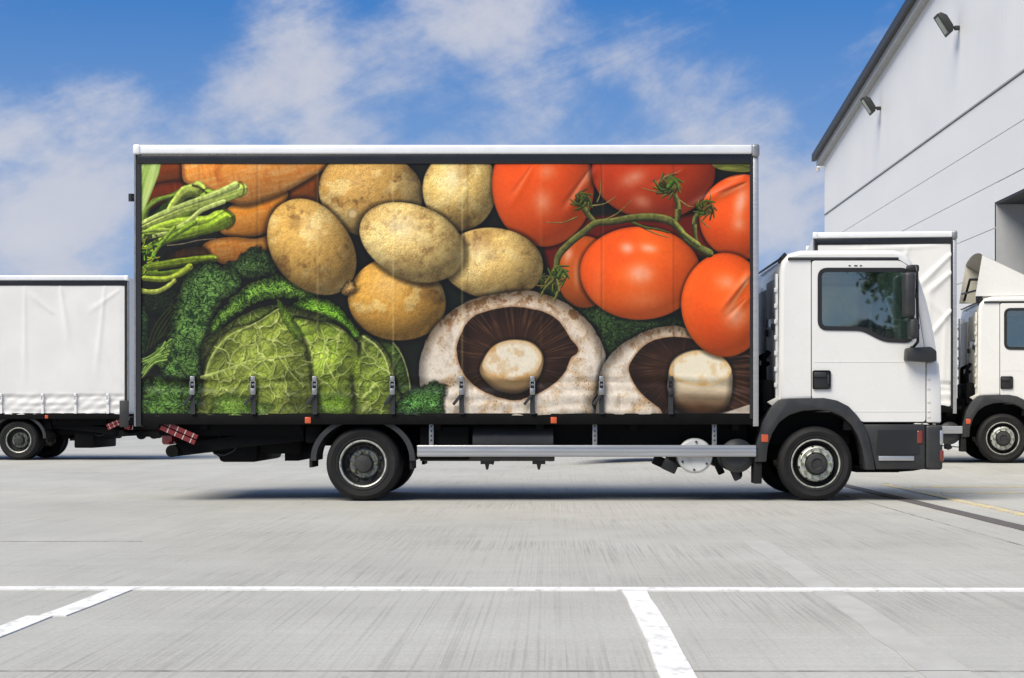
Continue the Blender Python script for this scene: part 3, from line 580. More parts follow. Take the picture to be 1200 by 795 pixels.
        n = vnoise(th*34+1.2*vnoise(th*5, r*.05, sd)+40, r*.03, sd+8)*.6+vnoise(th*38+90, r*.04, sd+9)*.4
        col = mix(C(46, 28, 19), C(92, 62, 42), sm(.44, .85, n)*(.45+.55*sm(14, 60, r))*(.6+.8*(fbm(gx[b], gy[b], .15, 3, sd)-.3)))*(.7+.35*sm(0, 22, d))[..., None]
        put(b, sm(-.5, .7, d), col)
    mushroom([(491, 428), (500, 398), (518, 374), (548, 354), (585, 345), (622, 342), (655, 352), (684, 372), (703, 398), (710, 420), (706, 450), (694, 472), (680, 492), (500, 492), (493, 460)],
             [(535, 408), (543, 386), (558, 370), (590, 361), (625, 363), (652, 374), (668, 396), (678, 411), (668, 422), (660, 440), (640, 456), (610, 468), (584, 466), (556, 452), (540, 432)], (604, 424), None, 301)
    b, d = region([(562, 432), (571, 413), (584, 402), (603, 398), (624, 402), (636, 416), (635, 434), (624, 452), (606, 461), (584, 458), (568, 446)], 5); drop(b, d, .5, 6); x, y = gx[b], gy[b]
    put(b, sm(-.5, .7, d), mix(C(190, 156, 108), C(70, 54, 34), sm(436, 468, y))*(.6+.4*sm(0, 8, d))[..., None])
    b, d = region([(565, 428), (572, 413), (584, 403), (602, 399), (621, 402), (633, 413), (634, 426), (624, 439), (604, 446), (582, 442), (570, 436)], 3); x, y = gx[b], gy[b]; n = fbm(x, y, .09, 4, 44)
    put(b, sm(-.6, .9, d), mix(C(228, 218, 196), C(196, 152, 96), sm(8, 0, d)*.6+sm(.5, .7, n)*.5)*(.95+.1*fbm(x, y, .4, 3, 45))[..., None])
    # right mushroom
    b, d = region([(760, 400), (884, 400), (884, 486), (770, 486)], 2); put(b, sm(-2, 2, d), C(34, 20, 14))
    mushroom([(704, 436), (714, 418), (730, 403), (756, 389), (780, 383), (800, 384), (818, 396), (834, 412), (850, 440), (835, 470), (800, 482), (770, 492), (704, 492), (700, 470)],
             [(737, 436), (742, 420), (756, 405), (778, 396), (806, 397), (826, 405), (846, 420), (884, 424), (884, 492), (790, 492), (772, 478), (752, 462)], (800, 432), None, 302)
    b, d = region([(806, 492), (830, 486), (856, 480), (884, 474), (884, 494), (806, 494)], 2); put(b, sm(-.5, .7, d), mix(C(206, 198, 190), C(170, 150, 126), fbm(gx[b], gy[b], .1, 3, 9)))
    b, d = region([(783, 440), (788, 423), (803, 413), (823, 410), (844, 416), (857, 432), (858, 458), (850, 478), (826, 488), (800, 482), (784, 464)], 4); drop(b, d, .5, 6); x, y = gx[b], gy[b]
    put(b, sm(-.5, .7, d), mix(C(206, 190, 160), C(66, 40, 20), sm(448, 484, y))*(.55+.45*sm(0, 9, d))[..., None]*(.9+.2*fbm(x*.4, y, .2, 3, 52))[..., None])
    b, d = region([(784, 436), (790, 423), (804, 414), (823, 411), (842, 416), (854, 427), (857, 436), (848, 446), (828, 452), (804, 450), (789, 444)], 3); x, y = gx[b], gy[b]
    put(b, sm(-.6, .9, d), mix(C(232, 222, 196), C(206, 160, 96), sm(7, 0, d)*.6+sm(.5, .7, fbm(x, y, .08, 4, 54))*.4))
    tomato(849, 358, 51, 60, 0, (242, 94, 24), 206, [(851, 332, 13, 9, .2, .42), (862, 372, 14, 13, 0, .5), (873, 330, 4, 9, .5, .5)], dk=1., folds=[(878, 328, 848, 372, 2.6, .42), (876, 350, 852, 376, 2., .25)])
    # --- vine
    G = (104, 106, 52)
    def v(pts, w0, w1, col=G, dk=.4, hi=1.2): stroke(pts, w0, w1, col, dk, hi, int(R.randint(999)), .5, 1., .3)
    for (x0, y0, x1, y1) in ((700, 262, 740, 237), (690, 243, 722, 232), (700, 238, 703, 212), (780, 224, 752, 222), (796, 236, 812, 244), (828, 240, 832, 224), (822, 260, 832, 268), (742, 262, 784, 280), (676, 256, 640, 262)):
        v([(x0, y0), ((x0+x1)/2+2, (y0+y1)/2+3), (x1, y1)], 2, .8, (150, 132, 72))
    v([(741, 262), (756, 268), (770, 270), (784, 274)], 4, 2, (84, 92, 36))
    v([(786, 222), (794, 238), (794, 258)], 6, 7); v([(682, 242), (690, 254), (698, 263)], 7, 6); v([(826, 246), (815, 256), (814, 270), (816, 284)], 6, 5)
    v([(652, 322), (654, 302), (668, 286), (686, 272), (698, 263), (718, 261), (741, 257), (764, 256), (784, 260), (795, 269), (805, 282), (816, 290), (831, 298)], 7, 10)
    v([(790, 262), (802, 276), (818, 288)], 5, 6, (140, 142, 66))
    def calyx(cx, cy, r, n, seed):
        q = np.random.RandomState(seed)
        b = box(cx-r, cy-r, cx+r, cy+r); u = np.hypot(gx[b]-cx, (gy[b]-cy)*1.2)/r; put(b, sm(.75, .45, u), C(40, 46, 18))
        for k in range(n):
            a = 6.28*k/n+q.uniform(-.3, .3); L = r*q.uniform(.7, 1.1)
            v([(cx, cy), (cx+L*.6*math.cos(a), cy+L*.5*math.sin(a)-2), (cx+L*math.cos(a+1.1), cy+L*math.sin(a+1.1))], r*.34, r*.12, (70+q.randint(44), 78+q.randint(36), 38))
    calyx(682, 238, 14, 10, 1); calyx(784, 220, 18, 13, 2); calyx(826, 247, 14, 10, 3); calyx(655, 324, 15, 10, 4); calyx(640, 332, 12, 7, 5)
    v([(652, 330), (654, 342), (650, 352)], 5, 3); v([(648, 330), (638, 340), (634, 348)], 4, 2)
    # --- front leaf at the hem
    kale([(466, 484), (470, 466), (490, 454), (508, 448), (521, 452), (520, 468), (514, 484)], (12, 36, 12), (88, 130, 62), 33, .2, 3)
    # --- fabric: welded pocket seams, faint weave
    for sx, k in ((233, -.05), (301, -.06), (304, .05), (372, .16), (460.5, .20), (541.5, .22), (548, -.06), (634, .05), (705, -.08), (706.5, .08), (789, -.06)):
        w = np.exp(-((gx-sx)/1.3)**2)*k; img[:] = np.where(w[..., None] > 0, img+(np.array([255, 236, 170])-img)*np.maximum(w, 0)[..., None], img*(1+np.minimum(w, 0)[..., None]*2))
    img *= (.97+.06*fbm(gx, gy, .9, 2, 500))[..., None]
    return np.clip(img/255, 0, 1)

# ============================ the lorries ============================
# One lorry in its own metres: front axle at x = 0, nose towards +x, near flank y = 0, far flank y = 2.45, road z = 0.
BW = 2.45
WB = -4.85
CAB = [(-.40, 1.07), (-.395, 1.6), (-.385, 2.46), (-.365, 2.57), (-.29, 2.655), (-.16, 2.69), (.84, 2.695), (.95, 2.665), (1.035, 2.57), (1.12, 2.37), (1.195, 2.14), (1.255, 1.88), (1.30, 1.62), (1.33, 1.36), (1.345, 1.1), (1.345, .835), (.47, .835), (.42, .905), (.33, 1.0), (.21, 1.058), (.08, 1.08)]
DOOR = [(-.045, 1.095), (-.045, 2.575), (.90, 2.575), (.985, 2.52), (1.045, 2.36), (1.155, 1.66), (1.172, 1.5), (1.172, .85), (.485, .85), (.42, .93), (.33, 1.02), (.21, 1.075), (.08, 1.095)]
PANE = rounded([(.05, 2.465), (.97, 2.465), (1.015, 2.33), (1.015, 1.725), (.735, 1.735), (.50, 1.855), (.05, 1.862)], .07)
def flank(s):
    """y mapper for one side: 0 near flank, 1 far flank."""
    return (lambda y: y) if s == 0 else (lambda y: BW-y)
PROTO = {}
def make_front_wheel(parent, loc, rz):
    if 'fw' in PROTO: return share(PROTO['fw'], parent, loc, rz)
    w = bpy.data.objects.new('wheel', None); COL.objects.link(w); w.parent = parent; w.location = loc; w.rotation_euler = (0, 0, rz)
    m = MB().lathe([(.262, .045), (.268, .015), (.285, .003), (.30, .006), (.305, .001), (.345, -.006), (.372, .008), (.390, .035), (.3995, .07), (.40, .10), (.394, .101), (.394, .107), (.40, .108), (.40, .142), (.394, .143), (.394, .15), (.40, .151), (.3995, .19), (.388, .225), (.35, .25), (.268, .235), (.262, .2), (.262, .045)], 0, 0, 56)
    m.build('tyre', rubber, w, 30)
    m = MB().lathe([(.262, .06), (.266, .018), (.258, .008), (.250, .016), (.247, .030)], 0, 0, 48).lathe([(.192, .035), (.188, .010), (.176, -.008), (.168, -.012), (.160, -.004), (.132, -.004), (.124, -.014), (.118, .012), (.0, .02)], 0, 0, 48)
    m.mi = 1
    m.lathe([(.249, .026), (.242, .065), (.215, .085), (.196, .060), (.190, .028)], 0, 0, 48)
    for k in range(8):
        a = 2*math.pi*k/8+.2; m.cyl((.182*math.cos(a), -.006, .182*math.sin(a)), (.182*math.cos(a), .05, .182*math.sin(a)), .013, 10)
    m.mi = 2
    for k in range(10):
        a = 2*math.pi*k/10; m.cyl((.148*math.cos(a), -.045, .148*math.sin(a)), (.148*math.cos(a), -.005, .148*math.sin(a)), .014, 6)
    m.build('rim', [rimm, seal, olive], w, 30)
    MB().lathe([(.118, .015), (.108, -.05), (.098, -.066), (.06, -.072), (.052, -.058), (0, -.06)], 0, 0, 28).build('hub', hubm, w, 30)
    PROTO['fw'] = w; return w
def make_rear_wheel(parent, loc, rz):
    if 'rw' in PROTO: return share(PROTO['rw'], parent, loc, rz)
    w = bpy.data.objects.new('wheel', None); COL.objects.link(w); w.parent = parent; w.location = loc; w.rotation_euler = (0, 0, rz)
    for k in range(2):
        y = .26*k
        m = MB().lathe([(.25, y+.045), (.256, y+.015), (.275, y+.003), (.295, y+.006), (.30, y+.001), (.345, y-.006), (.372, y+.008), (.390, y+.035), (.3995, y+.07), (.40, y+.10), (.394, y+.101), (.394, y+.107), (.40, y+.108), (.3995, y+.17), (.388, y+.205), (.35, y+.225), (.256, y+.21), (.25, y+.045)], 0, 0, 56)
        m.build('tyre', rubber, w, 30)
    m = MB().lathe([(.172, .150), (.160, .122), (.15, .112), (.125, .112), (.0, .12)], 0, 0, 48)
    m.mi = 3; m.lathe([(.25, .1), (.256, .016), (.247, .006), (.238, .012), (.232, .030)], 0, 0, 48)
    m.mi = 1; m.lathe([(.233, .026), (.224, .10), (.205, .135), (.172, .151)], 0, 0, 48)
    for k in range(8):
        a = 2*math.pi*k/8+.35; m.cyl((.188*math.cos(a), .120, .188*math.sin(a)), (.188*math.cos(a), .149, .188*math.sin(a)), .021, 10)
    m.mi = 2
    for k in range(10):
        a = 2*math.pi*k/10; m.cyl((.128*math.cos(a), .07, .128*math.sin(a)), (.128*math.cos(a), .12, .128*math.sin(a)), .014, 6)
    m.build('rim', [rimd, hubm, olive, rimm], w, 30)
    MB().lathe([(.104, .125), (.098, .05), (.088, .025), (.05, .015), (0, .014)], 0, 0, 28).build('hub', hubm, w, 30)
    PROTO['rw'] = w; return w

def crease(x, z, list_):
    """Relief of the cloth from soft ridges: (x0, z0, x1, z1, width, height)."""
    v = 0
    for x0, z0, x1, z1, w, h in list_:
        ex, ez = x1-x0, z1-z0; L = ex*ex+ez*ez; t = ((x-x0)*ex+(z-z0)*ez)/L
        if -.05 < t < 1.05:
            q = (-(x-x0)*ez+(z-z0)*ex)/math.sqrt(L)/(w*(.35+.8*max(0, t)))
            v += h*math.exp(-q*q)*smstep(-.05, .12, t)*smstep(1.05, .6, t)
    return v
def make_curtain(t, x0, x1, z0, z1, s, m_, creases, straps, seed, dens=1., hem=1.31):
    F = flank(s); rnd = random.Random(seed); ph = [rnd.uniform(0, 6) for _ in range(9)]
    def f(u, v):
        x = x0+(x1-x0)*u; z = z0+(z1-z0)*v
        if s: x = x0+(x1-x0)*(1-u)
        y = .006*math.sin(x*2.6+ph[0])*math.sin(v*3.1)+.0032*math.sin(x*7.1+ph[1]+.6*math.sin(z*1.7))*smstep(0, .3, 1-abs(2*v-1))
        y += .002*math.sin(z*5+x*3.3+ph[2])
        e = min(u, 1-u)
        near = min([abs(x-q) for q in straps] or [9])
        k = smstep(hem+.03, hem-.02, z)                        # the hem below the tension bar: pulled in, with lengthwise folds
        y += k*(.016-.014*math.exp(-((z-1.13)/.03)**2)+.006*math.sin(z*46+1.6*math.sin(x*2.2+ph[3]))+.006*math.sin(x*9+ph[4])*smstep(z0, hem, z)+.004*math.sin(x*23+z*30+ph[5]))
        y -= .010*math.exp(-((z-hem)/.016)**2)
        y += .008*math.exp(-(near/.06)**2)*smstep(hem+.12, hem-.05, z)
        y += .006*smstep(.02, 0, e)
        y -= crease(x, z, creases)
        return (x, F(y), z+(1-v)**6*(.010*math.sin(x*2.1+ph[6])+.006*math.sin(x*6.3+ph[7])))
    nu, nv = int((x1-x0)/.030*dens), int((z1-z0)/.030*dens)
    return MB().grid(f, nu, nv).build('curtain', m_, t, 180)
def make_strap(t, loc, rz, wm, bm_, lean):
    key = ('strap', wm.name, bm_.name, lean)
    if key in PROTO: return share(PROTO[key], t, loc, rz)
    o = MB().box(-.026, .026, -.020, -.013, .0, .40, .002, 1).build('tension_strap', wm, t, loc=loc); o.rotation_euler = (0, 0, rz)
    m = MB().box(-.025, .025, -.040, -.021, .345, .405, .006).box(-.028, -.018, -.042, -.021, .215, .35, .004).box(.018, .028, -.042, -.021, .215, .35, .004).box(-.024, .024, -.046, -.021, .205, .275, .006).box(-.020, .020, -.030, -.021, .305, .325, .003)
    m.build('buckle', bm_, o)
    if lean:
        M = Matrix.Translation((-.01, -.035, .205)) @ Matrix.Rotation(rad(38), 4, 'Y')
        MB().box(-.014, .018, -.008, .008, -.13, 0, .004, 1, M).build('lever', grey, o)
    PROTO[key] = o; return o
def build_print_material():
    px = paint_print(); h, w = px.shape[:2]
    im = bpy.data.images.new('vegetable_print', w, h); a = np.ones((h, w, 4), np.float32); a[..., :3] = px[::-1]
    im.pixels.foreach_set(a.ravel()); im.update(); im.pack()
    m_ = bpy.data.materials.new('printed_vinyl'); m_.use_nodes = True; nt = m_.node_tree; N = nt.nodes; L = nt.links; p = N['Principled BSDF']
    uv = N.new('ShaderNodeUVMap'); uv.uv_map = 'UVMap'; mp = N.new('ShaderNodeMapping'); L.new(uv.outputs[0], mp.inputs[0])
    u0, u1 = (163-PX0)/(PX1-PX0), (879.5-PX0)/(PX1-PX0); v0, v1 = 1-(486-PY0)/(PY1-PY0), 1-(194-PY0)/(PY1-PY0)
    mp.inputs['Scale'].default_value = (u1-u0, v1-v0, 1); mp.inputs['Location'].default_value = (u0, v0, 0)
    tx = N.new('ShaderNodeTexImage'); tx.image = im; tx.extension = 'EXTEND'; L.new(mp.outputs[0], tx.inputs[0])
    g = N.new('ShaderNodeHueSaturation'); g.inputs['Saturation'].default_value = 1.0; g.inputs['Value'].default_value = PRINT_GAIN; L.new(tx.outputs[0], g.inputs['Color'])
    L.new(g.outputs[0], p.inputs['Base Color'])
    no = N.new('ShaderNodeTexNoise'); no.inputs['Scale'].default_value = 3; no.inputs['Detail'].default_value = 5; tc = N.new('ShaderNodeTexCoord'); L.new(tc.outputs['Object'], no.inputs['Vector'])
    q = N.new('ShaderNodeMapRange'); q.inputs['To Min'].default_value = .30; q.inputs['To Max'].default_value = .50; L.new(no.outputs[0], q.inputs['Value']); L.new(q.outputs[0], p.inputs['Roughness'])
    p.inputs['Specular IOR Level'].default_value = .3
    return m_
PRINT_GAIN = .85

def make_truck(label, loc, rz, rear=-7.28, front=-.627, printed=False, cab_fairing=False, corner=False, creases=(), seed=1, top=3.80):
    T = thing('box_truck', label, 'truck', loc, rz, 'lorries parked in the yard')
    vt = top-.10; ct = top-.215; cb = .925
    # ---------- load body ----------
    for s in (0, 1):
        F = flank(s); a, b = sorted((F(-.025), F(.09)))
        MB().box(rear+.02, front-.07, a, b, vt, top-.002, .018, 3).build('roof_rail', alul, T)
    MB().box(rear+.06, front-.06, .09, BW-.09, vt+.03, top-.02).build('roof_sheet', vinyl, T)
    for s in (0, 1):
        F = flank(s); a, b = sorted((F(-.036), F(.10)))
        MB().box(front-.075, front+.008, a, b, vt-.03, top+.004, .022, 3).build('corner_cap', steel, T)
        a, b = sorted((F(-.034), F(.10)))
        MB().box(rear-.008, rear+.075, a, b, vt-.005, top+.002, .02, 3).build('corner_cap', alul, T)
    for s in (0, 1):
        F = flank(s); a, b = sorted((F(-.012), F(.06)))
        MB().prism([(rear+.03, vt), (front-.085, vt), (front-.085, ct+.01), (rear+.03, ct+.01)], a, b, .012).build('valance', valm, T)
        a, b = sorted((F(-.008), F(.10)))
        MB().box(front-.060, front, a, b, .80, vt-.03, .008).build('front_post', alu, T)
        a, b = sorted((F(-.006), F(.05)))
        MB().box(front-.094, front-.062, a, b, .88, vt, .004, 1).build('post_seal', seal, T)
        a, b = sorted((F(-.006), F(.10)))
        MB().box(rear, rear+.02, a, b, .80, vt, .004, 1).build('rear_post', steel, T)
        a, b = sorted((F(-.004), F(.10)))
        MB().box(rear+.022, rear+.075, a, b, .80, vt, .004, 1).build('post_seal', seal, T)
        a, b = sorted((F(.012), F(.08)))
        MB().box(rear+.03, front-.02, a, b, .82, .94, .006).build('side_rail', black, T)
    MB().box(front-.055, front-.004, .10, BW-.10, .86, vt+.02).build('headboard', cabgrey, T)
    MB().box(rear+.004, rear+.05, .10, BW-.10, .86, vt+.02).build('rear_door', vinyl, T)
    MB().box(-7.2, -.66, .085, BW-.085, .865, .925).build('floor', black, T)
    MB().cyl((rear-.035, .02, vt-.42), (rear-.035, .02, vt-.50), .03, 10).box(rear-.03, rear+.002, .0, .05, vt-.47, vt-.45).build('hinge', seal, T)
    n = 8 if front-rear > 4 else 3
    straps = [(q-958)/110 for q in (226, 297, 369, 460, 541, 624, 705, 786)] if n == 8 else [rear+.45, rear+1.1, front-.5]
    for s in (0, 1):
        if s == 1 and printed: mm = vinyl
        else: mm = PRINTED if printed else vinyl
        vis = (s == 0) == (abs(rz) < 1)
        make_curtain(T, rear+.055, front-.088, cb, ct+.012, s, mm, creases if vis else (), straps, seed+s, 1. if vis else .3)
        F = flank(s)
        for i, q in enumerate(straps):
            dk = printed and q > -3.2
            make_strap(T, (q, F(0.006), .93), 0 if s == 0 else math.pi, grey if printed else hemv, (grey if i == 7 else steel) if printed else hemv, printed and i != 7)
    if corner:
        a = BW
        MB().box(rear-.01, rear+.17, a-.02, a+.03, .66, 1.19, .015).build('corner_guard', grey, T)
        m = MB().box(rear-.52, rear-.02, .35, a-.35, .60, .74, .03).box(rear-.50, rear-.1, .4, a-.4, .46, .60, .03)
        for y in (.45, a-.45): m.cyl((rear-.42, y-.06, .52), (rear-.42, y+.06, .52), .10, 18).cyl((rear-.16, y-.06, .50), (rear-.16, y+.06, .50), .09, 18)
        m.build('tail_clutter_standin', black, T)  # invented dark mass standing in for another vehicle's wheels behind
        MB().box(-6.3, -5.9, .3, a-.3, .24, .62, .03).build('underbody_filler', black, T)  # plain black box, added to darken the space under the tail
        MB().box(rear-.56, rear-.50, a-.62, a-.42, .52, .78, .02).build('tail_lamp', redl, T)
    # ---------- chassis ----------
    m = MB()
    for y in (.78, 1.60): m.box(-7.0, 1.1, y, y+.07, .58, .866)
    for x in (-6.6, -5.6, -4.1, -3.0, -2.0, -.9, .3): m.box(x, x+.08, .10, BW-.10, .76, .862)
    m.cyl((WB, .5, .40), (WB, BW-.5, .40), .07, 12).cyl((0, .3, .40), (0, BW-.3, .40), .06, 12)
    m.box(WB-.2, WB+.2, 1.0, 1.45, .25, .58, .08).cyl((WB, 1.22, .45), (-.8, 1.22, .62), .05, 10)
    m.box(-.7, .95, .75, 1.7, .42, .80, .05).box(-1.1, -.45, .45, 2.0, .60, 1.05, .05)
    m.box(-7.05, -5.5, .16, BW-.16, .70, .86).box(-4.22, -.72, .30, .34, .60, .864).box(-4.22, -.72, BW-.34, BW-.30, .60, .864)  # long black sheets added to keep the gap above the guards dark
    m.build('chassis', black, T)
    for s in (0, 1):
        F = flank(s); a, b = sorted((F(.16), F(.52)))
        MB().box(-5.48, -5.30, a, b, .62, .82, .02).build('tool_box', black, T)
        MB().box(-4.25, -3.72, a, b, .44, .80, .02).build('battery_box', black, T)
    for s in (0, 1):
        F = flank(s); m = MB()
        m.cyl((-3.68, F(.33), .625), (-2.82, F(.33), .625), .20, 28)
        for x in (-3.42, -2.84): m.cyl((x-.025, F(.33), .625), (x+.025, F(.33), .625), .206, 28)
        m.box(-4.25, -2.80, *sorted((F(.20), F(.46))), .425, .50, .01)
        for x in (-3.53, -2.97): m.cyl((x, F(.3), .43), (x, F(.3), .33), .035, 10, .012).box(x-.07, x+.07, F(.3)-.05, F(.3)+.05, .39, .43)
        m.build('fuel_tank', grey, T)
    for s in (0, 1):
        F = flank(s); sg = 1 if s == 0 else -1
        m = MB().lathe([(0, 0), (.165, 0), (.182, .012), (.19, .03), (.19, .055)], -1.295, .485, 40, F(.11), sg)
        m.mi = 1
        for k in range(6):
            a = .45+2*math.pi*k/6; m.cyl((-1.295+.150*math.cos(a), F(.095), .485+.150*math.sin(a)), (-1.295+.150*math.cos(a), F(.112), .485+.150*math.sin(a)), .012, 8)
        m.mi = 0
        for k in range(9): m.box(-1.39+.022*k, -1.384+.022*k, *sorted((F(.104), F(.112))), .41, .46)
        m.build('air_tank_cap', [disc, seal], T, 30)
        m = MB().cyl((-1.295, F(.165), .485), (-1.295, F(.6), .485), .178, 30).cyl((-.84, F(.16), .485), (-.84, F(.6), .485), .18, 30)
        m.lathe([(0, .0), (.12, .0), (.15, .02), (.18, .03), (.185, .05)], -.84, .485, 32, F(.11), sg)
        M = Matrix.Translation((-1.535, F(.3), .36)) @ Matrix.Rotation(rad(25), 4, 'Y'); m.box(-.10, .06, -.06, .06, -.06, .06, .015, 2, M)
        M = Matrix.Translation((-.83, F(.3), .28)) @ Matrix.Rotation(rad(-25), 4, 'Y'); m.box(-.05, .03, -.05, .05, -.06, .06, .012, 2, M)
        m.build('air_tank', grey, T, 30)
        # side guard
        a, b = sorted((F(.045), F(.085)))
        g = MB().box(-4.27, -.645, a, b, .475, .600, .012)
        for z in (.497, .537, .578): g.box(-4.265, -.65, *sorted((F(.040), F(.045))), z-.006, z+.006)
        g.build('side_guard', alu, T)
        for x in (-4.12, -2.37, -1.09):
            m = MB().box(x-.025, x+.025, *sorted((F(.085), F(.125))), .50, .90, .005); m.mi = 1
            for k in range(5): m.box(x-.008, x+.008, *sorted((F(.083), F(.0855))), .64+.05*k, .66+.05*k)
            m.build('guard_bracket', [steel, seal], T)
        # rear mudguard and flap
        ro, ri = .575, .515; A = [rad(-2+k*184/26) for k in range(27)]
        pts = [(WB+ro*math.cos(a)*.97, .40+.05+ro*math.sin(a)*.80) for a in A]+[(WB+ri*math.cos(a)*.97, .40+.05+ri*math.sin(a)*.80) for a in A[::-1]]
        MB().prism(pts, *sorted((F(.05), F(.62)))).build('mudguard', grey, T)
        MB().box(WB+.50, WB+.53, *sorted((F(.08), F(.6))), .34, .45).build('mud_flap', rubber, T)
        MB().box(WB-.575, WB-.545, *sorted((F(.08), F(.6))), .36, .46).build('mud_flap', rubber, T)
        for x in (-5.43, -2.81):
            MB().box(x-.033, x+.033, *sorted((F(.004), F(.04))), .832, .900, .008).build('marker_lamp', orange, T)
        make_rear_wheel(T, (WB, F(.07), .40), 0 if s == 0 else math.pi)
        make_front_wheel(T, (0, F(.10), .40), 0 if s == 0 else math.pi)
        # tail: underrun arm, lamps, folded lift plate
        MB().prism([(-6.92, .47), (-6.92, .60), (-5.52, .80), (-5.50, .64), (-6.3, .56)], *sorted((F(.22), F(.30)))).build('underrun_arm', black, T)
        M = Matrix.Translation((-6.80, F(.06), .765)) @ Matrix.Rotation(rad(24), 4, 'Y')
        for dz in (0, -.062):
            m = MB(); k = 9
            for i in range(k):
                m.mi = i % 2; e0, e1 = .034*(i % 2), .034*((i+1) % 2)
                m.box(-.20+.40*i/k+e0, -.20+.40*(i+1)/k+(.034 if i % 2 == 0 and i < k-1 else 0), -.02, .02, dz-.024, dz+.024, 0, 1, M)
            m.build('reflective_strip', [redp, whp], T)
        MB().box(-7.04, -6.92, *sorted((F(.22), F(.52))), .60, .78, .03).build('tail_lamp', redl, T)
        MB().tube([(-6.55, F(.32), .58), (-6.48, F(.32), .50), (-6.38, F(.32), .485), (-6.28, F(.32), .53), (-6.22, F(.32), .60)], .010, 6).build('brake_hose', seal, T)
    MB().cyl((-6.90, .10, .535), (-6.90, BW-.10, .535), .062, 18).cyl((-6.90, .095, .535), (-6.90, .11, .535), .066, 18).build('underrun_bar', black, T)
    MB().box(-7.02, -6.55, .30, BW-.3, .74, .80, .01).box(-6.45, -6.02, .35, BW-.35, .41, .78, .05).box(-6.02, -5.55, .4, BW-.4, .50, .74, .03).box(-5.75, -5.60, .5, 1.9, .42, .72).cyl((-6.42, .4, .55), (-6.42, BW-.4, .55), .09, 14).build('tail_lift', black, T)
    # ---------- cab ----------
    m = MB()
    secs = [(.120, .050), (.124, .030), (.134, .014), (.152, .004), (.185, 0)]
    secs = secs+[(BW-y, i) for y, i in secs[::-1]]
    rings = []; t_ = bmesh.new()
    for y, i in secs:
        q = offset(CAB, i) if i else CAB; rings.append([t_.verts.new((a, y, b)) for a, b in q])
    for r_i, (A, B) in enumerate(zip(rings, rings[1:])):
        for k in range(len(CAB)):
            if r_i == 4 and 9 <= k <= 12: continue                       # windscreen opening
            t_.faces.new((A[k-1], B[k-1], B[k], A[k]))
    bmesh.ops.recalc_face_normals(t_, faces=t_.faces); m._in(t_)
    hole = offset(PANE, -.03)
    for s in (0, 1):
        F = flank(s); m.plate(offset(CAB, .05), [hole], F(.120), F(.135))
    m.build('cab_shell', paint, T, 40)
    ws = [(CAB[k][0], CAB[k][1]) for k in range(8, 13)]
    MB().grid(lambda u, v: (ws[round(v*4)][0]-.004, .20+(BW-.40)*u, ws[round(v*4)][1]), 6, 4).build('windscreen', glassm, T, 80)
    for s in (0, 1):
        F = flank(s)
        D = MB().plate(rounded(DOOR, .03, 2), [hole], F(.103), F(.118)).build('door', paint, T, 40)
        # door seam, seen as a dark line round the panel
        MB().plate(offset(DOOR, -.008), [offset(DOOR, .02)], F(.1165), F(.1195)).build('door_seal', seal, D)
        MB().plate(offset(PANE, -.034), [offset(PANE, .012)], F(.094), F(.119)).build('window_seal', seal, D, 40)
        MB().plate(offset(PANE, .004), [], F(.104), F(.108)).build('door_window', glassm, D)
        a, b = sorted((F(.094), F(.104)))
        m = MB().box(-.040, .155, a, b, 1.195, 1.400, .022, 3); m.build('handle_recess', seal, D)
        MB().box(-.030, .110, *sorted((F(.080), F(.094))), 1.325, 1.385, .012).box(.118, .142, *sorted((F(.086), F(.094))), 1.25, 1.35, .006).build('handle', grey, D)
        MB().prism([(-.02, 1.487), (1.165, 1.487), (1.165, 1.495), (-.02, 1.495)], *sorted((F(.1005), F(.1032)))).prism([(-.02, .955), (.02, .955), (1.165, .955), (1.165, .962), (.36, .962)], *sorted((F(.1005), F(.1032)))).build('door_crease', paint, D)
        for x in (.36, .42, .48): MB().box(x-.012, x+.012+(.012 if x == .42 else 0), *sorted((F(.100), F(.104))), 2.513, 2.527, .003, 1).build('vent_slot', seal, D)
        MB().box(-.30, .885, *sorted((F(.100), F(.135))), 2.580, 2.612, .006).build('drip_rail', grey, T)
        # nose corner panel with its clips
        P = MB().prism([(1.182, .84), (1.182, 1.485), (1.315, 1.485), (1.338, 1.2), (1.342, .84)], *sorted((F(.098), F(.19))), .018).build('corner_panel', paint, T)
        for z in (.90, .96, 1.06, 1.20, 1.30): MB().box(1.190, 1.222, *sorted((F(.092), F(.099))), z-.010, z+.010, .003, 1).build('hinge_clip', cream, P)
        # plastics below
        arch_o = [(-.665, .42), (-.64, .62), (-.585, .84), (-.49, 1.0), (-.40, 1.085), (-.30, 1.10), (.08, 1.105), (.22, 1.078), (.345, 1.015), (.435, .92), (.50, .83), (.56, .69), (.60, .50), (.63, .335)]
        arch_i = [(-.535, .42), (-.52, .58), (-.475, .72), (-.40, .84), (-.29, .92), (-.15, .965), (.02, .975), (.16, .955), (.28, .90), (.375, .81), (.44, .70), (.485, .57), (.51, .45), (.52, .335)]
        MB().prism(arch_o+arch_i[::-1], *sorted((F(.068), F(.42))), .012, 2).build('wheel_arch', grey, T, 40)
        st = MB().prism([(.50, .822), (1.165, .822), (1.165, .34), (.64, .34), (.60, .50), (.56, .69)], *sorted((F(.085), F(.62))), .015).build('step_panel', grey, T)
        MB().plate([(.66, .76), (1.10, .76), (1.10, .50), (.64, .50)], [], F(.078), F(.0845)).build('step_shade_plate', seal, st)  # flat dark plate on the panel, painting the shade of a recess
        MB().box(.665, 1.045, *sorted((F(.068), F(.11))), .432, .482, .006).build('step_tread', alu, st)
        MB().box(1.072, 1.142, *sorted((F(.072), F(.10))), .610, .760, .02, 3).build('side_lamp', brownl, st)
        hl = MB().box(1.355, 1.372, *sorted((F(.20), F(.62))), .55, .76, .02).build('headlight', lampg, T)
